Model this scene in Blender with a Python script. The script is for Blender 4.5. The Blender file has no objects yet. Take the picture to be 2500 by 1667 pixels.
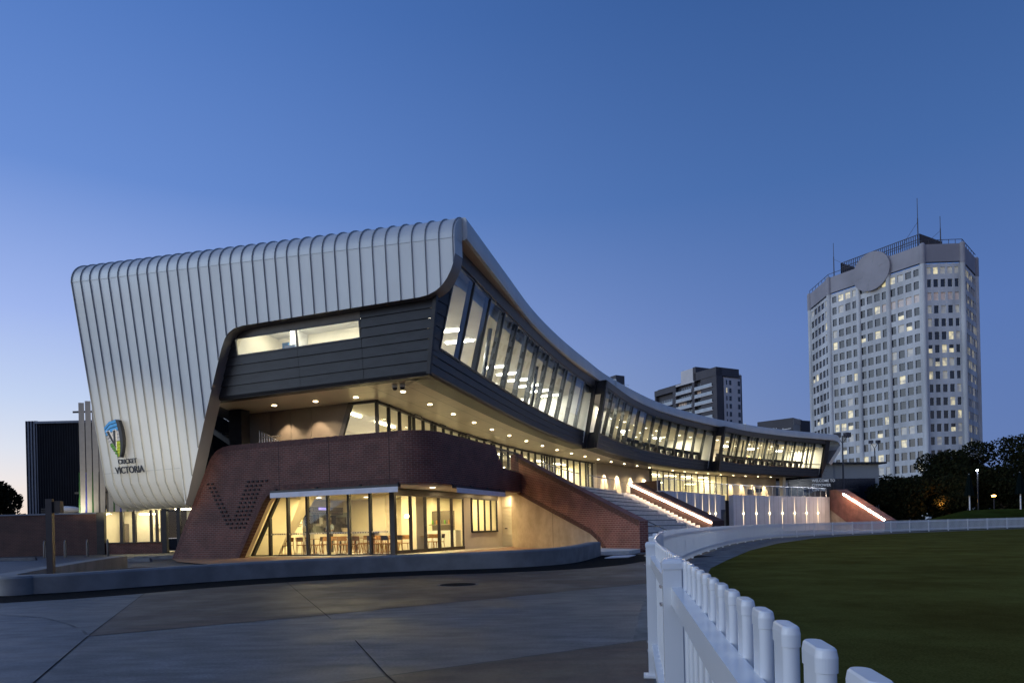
import bpy, bmesh, math, random
from mathutils import Vector, Matrix
random.seed(7)
R = math.radians
scene = bpy.context.scene
C = scene.collection
# ---------------------------------------------------------------- camera
CAMH = 1.04
cam_d = bpy.data.cameras.new("camera")
cam_d.sensor_fit = 'HORIZONTAL'; cam_d.sensor_width = 36; cam_d.lens = 24.0
cam_d.shift_y = 0.1824; cam_d.clip_start = 0.05; cam_d.clip_end = 3000
cam = bpy.data.objects.new("camera", cam_d); C.objects.link(cam)
cam.matrix_world = Matrix.Translation((0, 0, CAMH)) @ Matrix.Rotation(R(90), 4, 'X') @ Matrix.Rotation(R(-1.4), 4, 'Z')
scene.camera = cam
# ---------------------------------------------------------------- world: clear dusk sky, glow low on the left
w = bpy.data.worlds.new("World"); scene.world = w; w.use_nodes = True
nt = w.node_tree; nt.nodes.clear()
def N(tree, typ, **kw):
    n = tree.nodes.new(typ)
    for k, v in kw.items(): setattr(n, k, v)
    return n
def ramp(tree, stops, interp='EASE'):
    n = tree.nodes.new('ShaderNodeValToRGB'); cr = n.color_ramp; cr.interpolation = interp
    cr.elements[0].position = stops[0][0]; cr.elements[0].color = (*stops[0][1], 1)
    cr.elements[1].position = stops[-1][0]; cr.elements[1].color = (*stops[-1][1], 1)
    for p, c in stops[1:-1]:
        e = cr.elements.new(p); e.color = (*c, 1)
    return n
tc = N(nt, 'ShaderNodeTexCoord'); sx = N(nt, 'ShaderNodeSeparateXYZ'); nt.links.new(tc.outputs['Generated'], sx.inputs[0])
far = ramp(nt, [(0, (.13, .20, .42)), (.1, (.12, .20, .45)), (.25, (.098, .185, .46)), (.42, (.058, .142, .38)), (.6, (.036, .100, .295)), (1, (.02, .055, .2))], 'LINEAR')
glow = ramp(nt, [(0, (1.0, .74, .52)), (.03, (.98, .80, .66)), (.065, (.90, .83, .80)), (.11, (.74, .78, .88)), (.17, (.56, .67, .90)), (.27, (.36, .48, .86)), (.42, (.145, .275, .66)), (.6, (.078, .187, .52)), (1, (.03, .08, .3))], 'LINEAR')
for r_ in (far, glow): nt.links.new(sx.outputs['Z'], r_.inputs[0])
# azimuth: cosine to the glow direction over the horizontal length
vm = N(nt, 'ShaderNodeVectorMath', operation='MULTIPLY'); vm.inputs[1].default_value = (1, 1, 0); nt.links.new(tc.outputs['Generated'], vm.inputs[0])
vn = N(nt, 'ShaderNodeVectorMath', operation='NORMALIZE'); nt.links.new(vm.outputs[0], vn.inputs[0])
dt = N(nt, 'ShaderNodeVectorMath', operation='DOT_PRODUCT'); nt.links.new(vn.outputs[0], dt.inputs[0])
GA = R(-105); dt.inputs[1].default_value = (math.sin(GA), math.cos(GA), 0)
mr = N(nt, 'ShaderNodeMapRange', interpolation_type='SMOOTHSTEP'); nt.links.new(dt.outputs['Value'], mr.inputs[0])
mr.inputs[1].default_value = -0.85; mr.inputs[2].default_value = 0.50
mx = N(nt, 'ShaderNodeMixRGB'); nt.links.new(mr.outputs[0], mx.inputs[0]); nt.links.new(far.outputs[0], mx.inputs[1]); nt.links.new(glow.outputs[0], mx.inputs[2])
bg = N(nt, 'ShaderNodeBackground'); bg.inputs[1].default_value = 1.0; nt.links.new(mx.outputs[0], bg.inputs[0])
wo = N(nt, 'ShaderNodeOutputWorld'); nt.links.new(bg.outputs[0], wo.inputs[0])
scene.view_settings.view_transform = 'Standard'; scene.view_settings.look = 'None'
scene.view_settings.exposure = 0.0; scene.view_settings.gamma = 1.0
scene.render.engine = 'CYCLES'
cy = scene.cycles
cy.use_denoising = True
cy.max_bounces = 7; cy.diffuse_bounces = 4; cy.glossy_bounces = 3; cy.transmission_bounces = 4; cy.transparent_max_bounces = 24
cy.caustics_reflective = False; cy.caustics_refractive = False; cy.sample_clamp_indirect = 4.0
# afterglow of the set sun: very weak, very soft, from behind left
sun_d = bpy.data.lights.new("afterglow", 'SUN'); sun_d.energy = 1.05; sun_d.angle = R(50); sun_d.color = (.72, .86, 1.0)
sun = bpy.data.objects.new("afterglow", sun_d); C.objects.link(sun)
sun.rotation_euler = (R(68), 0, R(-74))
# ---------------------------------------------------------------- materials
def new_mat(name):
    m = bpy.data.materials.new(name); m.use_nodes = True
    return m, m.node_tree, m.node_tree.nodes['Principled BSDF']
def mat(name, col, rough=.6, metal=0., var=.12, vs=3., bump=0., bs=40., spec=.5, stretch=(1, 1, 1), col2=None):
    m, t, b = new_mat(name)
    b.inputs['Roughness'].default_value = rough; b.inputs['Metallic'].default_value = metal
    b.inputs['Specular IOR Level'].default_value = spec
    tcn = N(t, 'ShaderNodeTexCoord'); mp = N(t, 'ShaderNodeMapping'); mp.inputs['Scale'].default_value = stretch
    t.links.new(tcn.outputs['Object'], mp.inputs[0])
    nz = N(t, 'ShaderNodeTexNoise'); nz.inputs['Scale'].default_value = vs; nz.inputs['Detail'].default_value = 6; nz.inputs['Roughness'].default_value = .6
    t.links.new(mp.outputs[0], nz.inputs['Vector'])
    lo = tuple(max(0, c * (1 - var)) for c in col); hi = col2 or tuple(min(1, c * (1 + var)) for c in col)
    rp = ramp(t, [(.3, lo), (.7, hi)]); t.links.new(nz.outputs['Fac'], rp.inputs[0]); t.links.new(rp.outputs[0], b.inputs['Base Color'])
    if bump:
        n2 = N(t, 'ShaderNodeTexNoise'); n2.inputs['Scale'].default_value = bs; n2.inputs['Detail'].default_value = 4
        t.links.new(mp.outputs[0], n2.inputs['Vector'])
        bp = N(t, 'ShaderNodeBump'); bp.inputs['Strength'].default_value = bump; bp.inputs['Distance'].default_value = .02
        t.links.new(n2.outputs['Fac'], bp.inputs['Height']); t.links.new(bp.outputs[0], b.inputs['Normal'])
    return m
def emit(name, col, s, noise=0):
    m, t, b = new_mat(name)
    b.inputs['Base Color'].default_value = (.5, .5, .5, 1)
    b.inputs['Emission Color'].default_value = (*col, 1); b.inputs['Emission Strength'].default_value = s
    if noise:
        tcn = N(t, 'ShaderNodeTexCoord'); nz = N(t, 'ShaderNodeTexNoise'); nz.inputs['Scale'].default_value = noise; nz.inputs['Detail'].default_value = 2
        t.links.new(tcn.outputs['Object'], nz.inputs[0])
        rp = ramp(t, [(.32, tuple(c * .3 for c in col)), (.62, col)]); t.links.new(nz.outputs['Fac'], rp.inputs[0]); t.links.new(rp.outputs[0], b.inputs['Emission Color'])
    return m
def brick_mat(name, c1, c2, mortar, soldier=False, var=.25):
    m, t, b = new_mat(name)
    b.inputs['Roughness'].default_value = .8
    uv = N(t, 'ShaderNodeUVMap'); br = N(t, 'ShaderNodeTexBrick')
    br.inputs['Scale'].default_value = 1; br.inputs['Brick Width'].default_value = .24; br.inputs['Row Height'].default_value = .086
    br.inputs['Mortar Size'].default_value = .010; br.inputs['Mortar Smooth'].default_value = .2
    br.inputs['Color1'].default_value = (*c1, 1); br.inputs['Color2'].default_value = (*c2, 1); br.inputs['Mortar'].default_value = (*mortar, 1)
    t.links.new(uv.outputs[0], br.inputs['Vector'])
    nz = N(t, 'ShaderNodeTexNoise'); nz.inputs['Scale'].default_value = 1.3; nz.inputs['Detail'].default_value = 8; t.links.new(uv.outputs[0], nz.inputs[0])
    rp = ramp(t, [(.25, (1 - var,) * 3), (.75, (1 + var,) * 3)]); t.links.new(nz.outputs['Fac'], rp.inputs[0])
    mu = N(t, 'ShaderNodeMixRGB', blend_type='MULTIPLY'); mu.inputs[0].default_value = 1
    t.links.new(br.outputs['Color'], mu.inputs[1]); t.links.new(rp.outputs[0], mu.inputs[2]); t.links.new(mu.outputs[0], b.inputs['Base Color'])
    bp = N(t, 'ShaderNodeBump'); bp.inputs['Strength'].default_value = .6; bp.inputs['Distance'].default_value = .01; bp.invert = True
    t.links.new(br.outputs['Fac'], bp.inputs['Height']); t.links.new(bp.outputs[0], b.inputs['Normal'])
    return m
def glass_mat(name, tint=(.93, .96, .95), refl=1., base=.045):
    m, t, b = new_mat(name); t.nodes.remove(b)
    g = N(t, 'ShaderNodeNewGeometry'); d = N(t, 'ShaderNodeVectorMath', operation='DOT_PRODUCT')
    t.links.new(g.outputs['Incoming'], d.inputs[0]); t.links.new(g.outputs['Normal'], d.inputs[1])
    ab = N(t, 'ShaderNodeMath', operation='ABSOLUTE'); t.links.new(d.outputs['Value'], ab.inputs[0])
    om = N(t, 'ShaderNodeMath', operation='SUBTRACT'); om.inputs[0].default_value = 1; t.links.new(ab.outputs[0], om.inputs[1])
    pw = N(t, 'ShaderNodeMath', operation='POWER'); pw.inputs[1].default_value = 5; t.links.new(om.outputs[0], pw.inputs[0])
    ml = N(t, 'ShaderNodeMath', operation='MULTIPLY_ADD'); ml.inputs[1].default_value = refl * .92; ml.inputs[2].default_value = base; t.links.new(pw.outputs[0], ml.inputs[0])
    ml.use_clamp = True
    tr = N(t, 'ShaderNodeBsdfTransparent'); tr.inputs[0].default_value = (*tint, 1)
    gl = N(t, 'ShaderNodeBsdfGlossy'); gl.inputs['Roughness'].default_value = .01; gl.inputs['Color'].default_value = (.9, .95, 1, 1)
    ms = N(t, 'ShaderNodeMixShader'); t.links.new(ml.outputs[0], ms.inputs[0]); t.links.new(tr.outputs[0], ms.inputs[1]); t.links.new(gl.outputs[0], ms.inputs[2])
    t.links.new(ms.outputs[0], t.nodes['Material Output'].inputs[0])
    return m
M = {}
M['silver'] = mat('silver_cladding', (.56, .575, .56), .46, .22, .05, .8, stretch=(1, 1, .4))
M['seam'] = mat('seam_metal', (.36, .38, .38), .45, .4, .08)
M['silver_rim'] = mat('silver_rim', (.24, .235, .235), .45, .3, .06, .7)
M['dark'] = mat('dark_cladding', (.022, .0225, .025), .42, .2, .22, 1.3, spec=.3, stretch=(1, 1, 3))
M['darker'] = mat('dark_metal', (.02, .021, .025), .45, .3, .15)
M['bronze'] = mat('bronze_metal', (.055, .048, .042), .4, .4, .15)
M['mullion'] = mat('mullion_metal', (.05, .055, .065), .3, .6, .1)
M['soffit'] = mat('soffit_panel', (.58, .52, .43), .36, .15, .06, .6)
M['roofsoffit'] = mat('roof_soffit', (.42, .33, .27), .5, .0, .08, .6)
M['cream'] = mat('cream_wall', (.72, .66, .52), .8, 0, .05, 1.)
M['wallbeige'] = mat('terrace_wall_beige', (.46, .39, .29), .8, 0, .05, 1.)
M['white'] = mat('white_wall', (.70, .70, .68), .75, 0, .05, 1.)
M['ceil'] = mat('ceiling_white', (.70, .68, .63), .8, 0, .04, 1.)
M['floor_in'] = mat('interior_floor', (.55, .50, .42), .35, 0, .1, 2.)
M['timberfloor'] = mat('terrace_paving', (.30, .16, .09), .55, 0, .2, 4., .2)
M['greypanel'] = mat('grey_panel', (.105, .088, .074), .5, .1, .08, .8)
M['tan'] = mat('tan_render', (.44, .34, .235), .85, 0, .16, 1.1, .15, 30, col2=(.52, .41, .30))
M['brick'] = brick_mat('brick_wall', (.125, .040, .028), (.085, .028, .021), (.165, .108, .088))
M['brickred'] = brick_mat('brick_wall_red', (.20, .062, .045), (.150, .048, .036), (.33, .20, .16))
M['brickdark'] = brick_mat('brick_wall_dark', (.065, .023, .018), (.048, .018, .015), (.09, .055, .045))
M['soldier'] = mat('brick_soldier', (.085, .034, .028), .8, 0, .35, 9.)
M['brickhole'] = mat('recess_shade_and_joint', (.012, .009, .010), .8)  # near-black stands for shade in brick recesses; also colours the movement joints
M['white_metal'] = mat('white_paint', (.72, .735, .74), .24, 0, .02, 2., spec=.6)
M['concrete_wall'] = mat('concrete_wall', (.165, .168, .165), .75, 0, .20, 1.6, .25, 60)
M['step'] = mat('concrete_step', (.62, .58, .52), .8, 0, .12, 2.5, .2, 50)
M['step_gap_shade'] = mat('step_shadow_gap', (.10, .10, .10), .8)  # dark band painted under each nosing stands for the gap's shade
M['panel_white'] = mat('white_panel', (.60, .60, .62), .55, 0, .06, .8)
M['asphalt'] = mat('asphalt', (.045, .046, .05), .55, 0, .3, 6., .5, 90)
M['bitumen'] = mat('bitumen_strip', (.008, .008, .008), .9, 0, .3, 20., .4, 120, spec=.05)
M['kerb'] = mat('kerb_concrete', (.16, .16, .155), .9, 0, .35, 2., .3, spec=.1)
M['soil'] = mat('garden_soil', (.06, .045, .035), .95, 0, .5, 8., 1., 30)
M['black'] = mat('black_paint', (.012, .013, .02), .4)
M['steel'] = mat('stainless_steel', (.55, .55, .55), .25, .9, .05)
M['shed'] = mat('corrugated_navy', (.007, .009, .015), .8, 0, .12, 1., spec=.1)
M['shedtrim'] = mat('shed_trim', (.09, .115, .16), .45, .3, .06)
M['wood'] = mat('chair_timber', (.30, .145, .04), .5, 0, .2, 6.)
M['wooddark'] = mat('chair_dark', (.035, .028, .028), .5, 0, .2, 6.)
M['tabletop'] = mat('table_top', (.50, .34, .16), .4, 0, .15, 5.)
M['canvas'] = mat('awning_canvas', (.66, .66, .68), .9, 0, .05, 3.)
M['tower'] = mat('tower_concrete', (.49, .51, .52), .75, 0, .22, .16, .1, 2., stretch=(1, 1, .3))
M['towertop'] = mat('tower_parapet', (.27, .27, .30), .75, 0, .12, .15)
M['towerglass'] = mat('tower_dark_glass', (.012, .016, .026), .1, 0, .3, .3, spec=.6)
M['winlit'] = emit('office_light', (1.0, .86, .42), .62, .9)
M['winwarm'] = emit('office_amber', (.55, .33, .16), .22, .8)
M['windim'] = emit('office_dim', (.45, .42, .26), .28, .8)
M['aptdark'] = mat('apartment_dark', (.055, .055, .065), .7, 0, .12, .2)
M['aptlight'] = mat('apartment_pale', (.52, .52, .53), .75, 0, .06, .2)
M['aptglass'] = mat('apartment_glass', (.10, .12, .15), .12, 0, .5, .35, spec=1.)
M['balglass'] = mat('balcony_glass', (.40, .46, .50), .15, 0, .15, .8)
M['leafA'] = mat('leaf_dark', (.011, .014, .006), .9, 0, .25, .8, spec=.05)
M['leafB'] = mat('leaf_olive', (.019, .018, .007), .9, 0, .3, .8, spec=.05)
M['bark'] = mat('bark', (.06, .045, .035), .9, 0, .3, 6., .5)
M['screen'] = mat('scoreboard_screen', (.010, .012, .020), .25, 0, .4, .4)
M['scoregrey'] = mat('scoreboard_cladding', (.30, .32, .32), .6, .1, .05, .5)
M['letters'] = emit('pale_letters', (.55, .62, .75), .34)
M['down'] = emit('downlight_lens', (1.0, .80, .48), 26.)
M['downcool'] = emit('interior_downlight', (1.0, .88, .62), 10.)
M['linear'] = emit('linear_luminaire', (1.0, .95, .78), 30.)
M['cove'] = emit('cove_luminaire', (1.0, .88, .56), 16.)
M['led'] = emit('led_strip', (1.0, .78, .58), 45.)
M['slit'] = emit('wash_streak_glow', (1.0, .74, .42), 2.6)  # glow of the blades that stand for sconce light washed over the wall
M['sconce'] = emit('sconce_lens', (1.0, .72, .36), 30.)
M['hoop'] = mat('hoop_metal', (.16, .16, .16), .35, .6)
M['glass'] = glass_mat('clear_glass')
M['glassfar'] = glass_mat('ribbon_glass', (.80, .84, .84), 1.0, .07)
M['railglass'] = glass_mat('balustrade_glass', (.80, .84, .84), .7, .05)
M['frit'] = mat('frosted_strip', (.60, .58, .50), .8)
M['blue'] = mat('sign_blue', (.05, .28, .62), .5); M['grey'] = mat('sign_grey', (.42, .43, .45), .5)
M['lime'] = mat('sign_lime', (.42, .52, .02), .5); M['green'] = mat('sign_green', (.08, .26, .03), .5)
M['signblack'] = mat('sign_black', (.012, .013, .018), .45); M['signwhite'] = mat('sign_white', (.75, .75, .75), .5)
M['finpale'] = mat('fin_pale', (.30, .295, .28), .5, .1, .06); M['finblue'] = mat('fin_blue', (.01, .03, .30), .5); M['fingreen'] = mat('fin_green', (.015, .10, .02), .5)
M['umbrella'] = mat('umbrella_canvas', (.003, .007, .007), .9, spec=.05)
M['skin'] = mat('skin', (.42, .25, .17), .6); M['shirt'] = mat('shirt', (.40, .48, .60), .8); M['hair'] = mat('hair', (.10, .05, .03), .8)
M['kitchen'] = mat('kitchen_steel', (.30, .33, .30), .35, .3, .3, 1.2)
M['menu'] = emit('menu_screen', (.12, .10, .75), 1.1)
M['photo'] = mat('wall_mural', (.10, .09, .07), .6, 0, .8, 2.5)
M['terracotta'] = mat('planter_bowl', (.40, .33, .25), .7)
# concrete apron with joints of its own, brushed and stained
def apron_mat(nm, k):
    m, t, b = new_mat(nm)
    tcn = N(t, 'ShaderNodeTexCoord')
    mp = N(t, 'ShaderNodeMapping'); mp.inputs['Rotation'].default_value = (0, 0, R(35)); mp.inputs['Scale'].default_value = (1.6, 5, 1); t.links.new(tcn.outputs['Object'], mp.inputs[0])
    n1 = N(t, 'ShaderNodeTexNoise'); n1.inputs['Scale'].default_value = 1.2; n1.inputs['Detail'].default_value = 8; t.links.new(mp.outputs[0], n1.inputs[0])
    n2 = N(t, 'ShaderNodeTexNoise'); n2.inputs['Scale'].default_value = .45; n2.inputs['Detail'].default_value = 8; n2.inputs['Roughness'].default_value = .65; t.links.new(tcn.outputs['Object'], n2.inputs[0])
    n3 = N(t, 'ShaderNodeTexNoise'); n3.inputs['Scale'].default_value = 160; n3.inputs['Detail'].default_value = 3; t.links.new(tcn.outputs['Object'], n3.inputs[0])
    r1 = ramp(t, [(.3, (.72,) * 3), (.7, (1.28,) * 3)]); t.links.new(n1.outputs[0], r1.inputs[0])
    r2 = ramp(t, [(.30, tuple(.45 * c for c in k)), (.50, k), (.68, tuple(1.7 * c for c in k))]); t.links.new(n2.outputs[0], r2.inputs[0])
    mu = N(t, 'ShaderNodeMixRGB', blend_type='MULTIPLY'); mu.inputs[0].default_value = 1; t.links.new(r2.outputs[0], mu.inputs[1]); t.links.new(r1.outputs[0], mu.inputs[2])
    r3 = ramp(t, [(.35, (.62,) * 3), (.5, (1.0,) * 3), (.68, (1.5,) * 3)]); n4 = N(t, 'ShaderNodeTexNoise'); n4.inputs['Scale'].default_value = 38; n4.inputs['Detail'].default_value = 5; n4.inputs['Roughness'].default_value = .8; t.links.new(tcn.outputs['Object'], n4.inputs[0]); t.links.new(n4.outputs[0], r3.inputs[0])
    m2 = N(t, 'ShaderNodeMixRGB', blend_type='MULTIPLY'); m2.inputs[0].default_value = 1; t.links.new(mu.outputs[0], m2.inputs[1]); t.links.new(r3.outputs[0], m2.inputs[2]); t.links.new(m2.outputs[0], b.inputs['Base Color'])
    b.inputs['Specular IOR Level'].default_value = .28
    rr = ramp(t, [(.3, (.38,) * 3), (.7, (.72,) * 3)]); t.links.new(n2.outputs[0], rr.inputs[0]); t.links.new(rr.outputs[0], b.inputs['Roughness'])
    ad = N(t, 'ShaderNodeMath', operation='ADD'); t.links.new(n1.outputs[0], ad.inputs[0]); t.links.new(n3.outputs[0], ad.inputs[1])
    bp = N(t, 'ShaderNodeBump'); bp.inputs['Strength'].default_value = .35; bp.inputs['Distance'].default_value = .006; t.links.new(ad.outputs[0], bp.inputs['Height']); t.links.new(bp.outputs[0], b.inputs['Normal'])
    return m
M['apron'] = apron_mat('apron_concrete', (.092, .093, .091)); M['apronbrown'] = apron_mat('apron_concrete_brown', (.062, .043, .030)); M['apronblue'] = apron_mat('apron_concrete_pale', (.084, .091, .097))
def grass_mat(name, lo, hi):
    m, t, b = new_mat(name); b.inputs['Roughness'].default_value = .95; b.inputs['Specular IOR Level'].default_value = .0
    tcn = N(t, 'ShaderNodeTexCoord')
    n1 = N(t, 'ShaderNodeTexNoise'); n1.inputs['Scale'].default_value = 55; n1.inputs['Detail'].default_value = 6; n1.inputs['Roughness'].default_value = .75; t.links.new(tcn.outputs['Object'], n1.inputs[0])
    n2 = N(t, 'ShaderNodeTexNoise'); n2.inputs['Scale'].default_value = .5; n2.inputs['Detail'].default_value = 12; n2.inputs['Roughness'].default_value = .72; t.links.new(tcn.outputs['Object'], n2.inputs[0])
    r1 = ramp(t, [(.3, lo), (.72, hi)]); t.links.new(n1.outputs[0], r1.inputs[0])
    r2 = ramp(t, [(.3, (.70, .60, .48)), (.7, (1.15, 1.2, 1.0))]); t.links.new(n2.outputs[0], r2.inputs[0])
    mu = N(t, 'ShaderNodeMixRGB', blend_type='MULTIPLY'); mu.inputs[0].default_value = 1; t.links.new(r1.outputs[0], mu.inputs[1]); t.links.new(r2.outputs[0], mu.inputs[2]); t.links.new(mu.outputs[0], b.inputs['Base Color'])
    bp = N(t, 'ShaderNodeBump'); bp.inputs['Strength'].default_value = .9; bp.inputs['Distance'].default_value = .03; t.links.new(n1.outputs[0], bp.inputs['Height']); t.links.new(bp.outputs[0], b.inputs['Normal'])
    return m
M['grass'] = grass_mat('oval_grass', (.078, .076, .020), (.165, .145, .046))
M['bank'] = grass_mat('bank_grass', (.020, .032, .008), (.045, .060, .016))
# ---------------------------------------------------------------- mesh helpers
class MB:
    def __init__(s): s.v = []; s.f = []; s.mi = []; s.uv = []; s.mats = []
    def m(s, name):
        if name not in s.mats: s.mats.append(name)
        return s.mats.index(name)
    def face(s, pts, mat, uv=None):
        i = len(s.v); s.v += [tuple(p) for p in pts]; s.f.append(list(range(i, i + len(pts)))); s.mi.append(s.m(mat)); s.uv.append(uv)
    def hexa(s, b, t, mat):            # b, t: matching rings of bottom / top points
        n = len(b)
        s.face(list(reversed(b)), mat); s.face(t, mat)
        for i in range(n):
            j = (i + 1) % n; s.face([b[i], b[j], t[j], t[i]], mat)
    def box(s, c, sz, mat, rz=0., up=None):
        x, y, z = sz[0] / 2, sz[1] / 2, sz[2] / 2; ca, sa = math.cos(rz), math.sin(rz)
        ring = lambda zz: [(c[0] + ca * px - sa * py, c[1] + sa * px + ca * py, c[2] + zz) for px, py in ((-x, -y), (x, -y), (x, y), (-x, y))]
        s.hexa(ring(-z), ring(z), mat)
    def bar(s, p, q, wd, hd, mat, up=(0, 0, 1)):   # rectangular bar from p to q
        p, q = Vector(p), Vector(q); d = (q - p).normalized(); u = Vector(up)
        a = d.cross(u)
        if a.length < 1e-5: a = d.cross(Vector((1, 0, 0)))
        a.normalize(); b = a.cross(d).normalized()
        off = [(-1, -1), (1, -1), (1, 1), (-1, 1)]
        r0 = [tuple(p + a * (x * wd / 2) + b * (y * hd / 2)) for x, y in off]; r1 = [tuple(q + a * (x * wd / 2) + b * (y * hd / 2)) for x, y in off]
        s.hexa(r0, r1, mat)
    def tube(s, pts, r, mat, n=8):
        rings = []
        for i, p in enumerate(pts):
            p = Vector(p); d = (Vector(pts[min(i + 1, len(pts) - 1)]) - Vector(pts[max(i - 1, 0)])).normalized()
            a = d.cross(Vector((0, 0, 1)))
            if a.length < 1e-4: a = Vector((1, 0, 0))
            a.normalize(); b = a.cross(d)
            rr = r[i] if isinstance(r, (list, tuple)) else r
            rings.append([tuple(p + a * (math.cos(k * 2 * math.pi / n) * rr) + b * (math.sin(k * 2 * math.pi / n) * rr)) for k in range(n)])
        for A, B in zip(rings, rings[1:]):
            for k in range(n): s.face([A[k], A[(k + 1) % n], B[(k + 1) % n], B[k]], mat)
        s.face(list(reversed(rings[0])), mat); s.face(rings[-1], mat)
    def lathe(s, c, prof, mat, n=16):
        rings = [[(c[0] + r * math.cos(k * 2 * math.pi / n), c[1] + r * math.sin(k * 2 * math.pi / n), c[2] + z) for k in range(n)] for r, z in prof]
        for A, B in zip(rings, rings[1:]):
            for k in range(n): s.face([A[k], A[(k + 1) % n], B[(k + 1) % n], B[k]], mat)
        s.face(list(reversed(rings[0])), mat); s.face(rings[-1], mat)
    def disc(s, c, r, mat, n=14, down=True):
        ps = [(c[0] + r * math.cos(k * 2 * math.pi / n), c[1] + r * math.sin(k * 2 * math.pi / n), c[2]) for k in range(n)]
        s.face(ps[::-1] if down else ps, mat)
    def build(s, name, parent=None, smooth=False, merge=False):
        me = bpy.data.meshes.new(name); me.from_pydata(s.v, [], s.f)
        for k in s.mats: me.materials.append(M[k])
        me.polygons.foreach_set('material_index', s.mi)
        if any(u is not None for u in s.uv):
            l = me.uv_layers.new(name='UVMap'); k = 0
            for f, u in zip(s.f, s.uv):
                for j in range(len(f)):
                    l.data[k].uv = u[j] if u else (0, 0); k += 1
        if merge or smooth:
            bm = bmesh.new(); bm.from_mesh(me); bmesh.ops.remove_doubles(bm, verts=bm.verts, dist=.0005)
            bm.to_mesh(me); bm.free()
        if smooth:
            me.polygons.foreach_set('use_smooth', [True] * len(me.polygons))
            try: me.set_sharp_from_angle(angle=R(35))
            except Exception: pass
        me.update()
        o = bpy.data.objects.new(name, me); C.objects.link(o)
        if parent:
            o.parent = parent; o.matrix_parent_inverse = parent.matrix_basis.inverted()
        return o
def tag(o, label=None, cat=None, group=None, kind=None):
    if label: o['label'] = label
    if cat: o['category'] = cat
    if group: o['group'] = group
    if kind: o['kind'] = kind
    return o
def thing(name, label, cat, loc=(0, 0, 0), rz=0, group=None):
    o = bpy.data.objects.new(name, None); C.objects.link(o); o.empty_display_size = .3
    o.location = loc; o.rotation_euler = (0, 0, rz); tag(o, label, cat, group)
    o.matrix_basis = Matrix.Translation(loc) @ Matrix.Rotation(rz, 4, 'Z')
    return o
def copy_tree(o, loc, rz, label, group=None):
    c = o.copy(); C.objects.link(c); c.location = loc; c.rotation_euler = (0, 0, rz); c['label'] = label
    if group: c['group'] = group
    for ch in list(o.children):
        d = ch.copy(); C.objects.link(d); d.parent = c
        for g in list(ch.children):
            e = g.copy(); C.objects.link(e); e.parent = d
    return c
def lamp(name, typ, loc, energy, col, parent=None, target=None, **kw):
    d = bpy.data.lights.new(name, typ); d.energy = energy; d.color = col
    for k, v in kw.items(): setattr(d, k, v)
    o = bpy.data.objects.new(name, d); C.objects.link(o); o.location = loc
    if target is not None:
        dr = Vector(target) - Vector(loc); o.rotation_euler = dr.to_track_quat('-Z', 'Y').to_euler()
    if parent:
        o.parent = parent; o.matrix_parent_inverse = parent.matrix_basis.inverted()
    return o
class Curve:
    def __init__(s, pts):
        P = [Vector((p[0], p[1])) for p in pts]; d = []
        E = [P[0] * 2 - P[1]] + P + [P[-1] * 2 - P[-2]]
        for i in range(1, len(E) - 2):
            p0, p1, p2, p3 = E[i - 1:i + 3]
            for k in range(24):
                t = k / 24
                d.append(.5 * ((2 * p1) + (p2 - p0) * t + (2 * p0 - 5 * p1 + 4 * p2 - p3) * t * t + (3 * p1 - p0 - 3 * p2 + p3) * t ** 3))
        d.append(P[-1]); s.d = d; s.c = [0.]
        for a, b in zip(d, d[1:]): s.c.append(s.c[-1] + (b - a).length)
        s.L = s.c[-1]
    def P(s, t):
        if t <= 0: return s.d[0] + (s.d[1] - s.d[0]).normalized() * t
        if t >= s.L: return s.d[-1] + (s.d[-1] - s.d[-2]).normalized() * (t - s.L)
        lo, hi = 0, len(s.c) - 1
        while hi - lo > 1:
            m = (lo + hi) // 2
            if s.c[m] <= t: lo = m
            else: hi = m
        return s.d[lo].lerp(s.d[hi], (t - s.c[lo]) / max(1e-9, s.c[hi] - s.c[lo]))
    def T(s, t): return (s.P(t + .4) - s.P(t - .4)).normalized()
    def off(s, t, o, z=None):         # o > 0: to the right of travel, towards the oval
        p = s.P(t); d = s.T(t); q = p + Vector((d.y, -d.x)) * o
        return (q.x, q.y) if z is None else (q.x, q.y, z)
def sweep(mb, cv, t0, t1, n, prof, mats, closed=True, caps=True, uv=False):
    """prof: list of (offset, z); mats: one name or one per profile edge"""
    rings = [[cv.off(t0 + (t1 - t0) * i / n, o, z) for o, z in prof] for i in range(n + 1)]
    m = len(prof); E = m if closed else m - 1
    pl = [0.]
    for k in range(E): pl.append(pl[-1] + math.dist(prof[k], prof[(k + 1) % m]))
    for i in range(n):
        ta, tb = t0 + (t1 - t0) * i / n, t0 + (t1 - t0) * (i + 1) / n
        for k in range(E):
            j = (k + 1) % m; mt = mats if isinstance(mats, str) else mats[k]
            u = [(ta, prof[k][1] if abs(prof[k][1] - prof[j][1]) > .05 else pl[k]), (tb, prof[k][1] if abs(prof[k][1] - prof[j][1]) > .05 else pl[k]), (tb, prof[j][1] if abs(prof[k][1] - prof[j][1]) > .05 else pl[k + 1]), (ta, prof[j][1] if abs(prof[k][1] - prof[j][1]) > .05 else pl[k + 1])] if uv else None
            mb.face([rings[i][k], rings[i + 1][k], rings[i + 1][j], rings[i][j]], mt, u)
    if caps and closed:
        mt = mats if isinstance(mats, str) else mats[0]
        mb.face(rings[0][::-1], mt); mb.face(rings[-1], mt)
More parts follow.
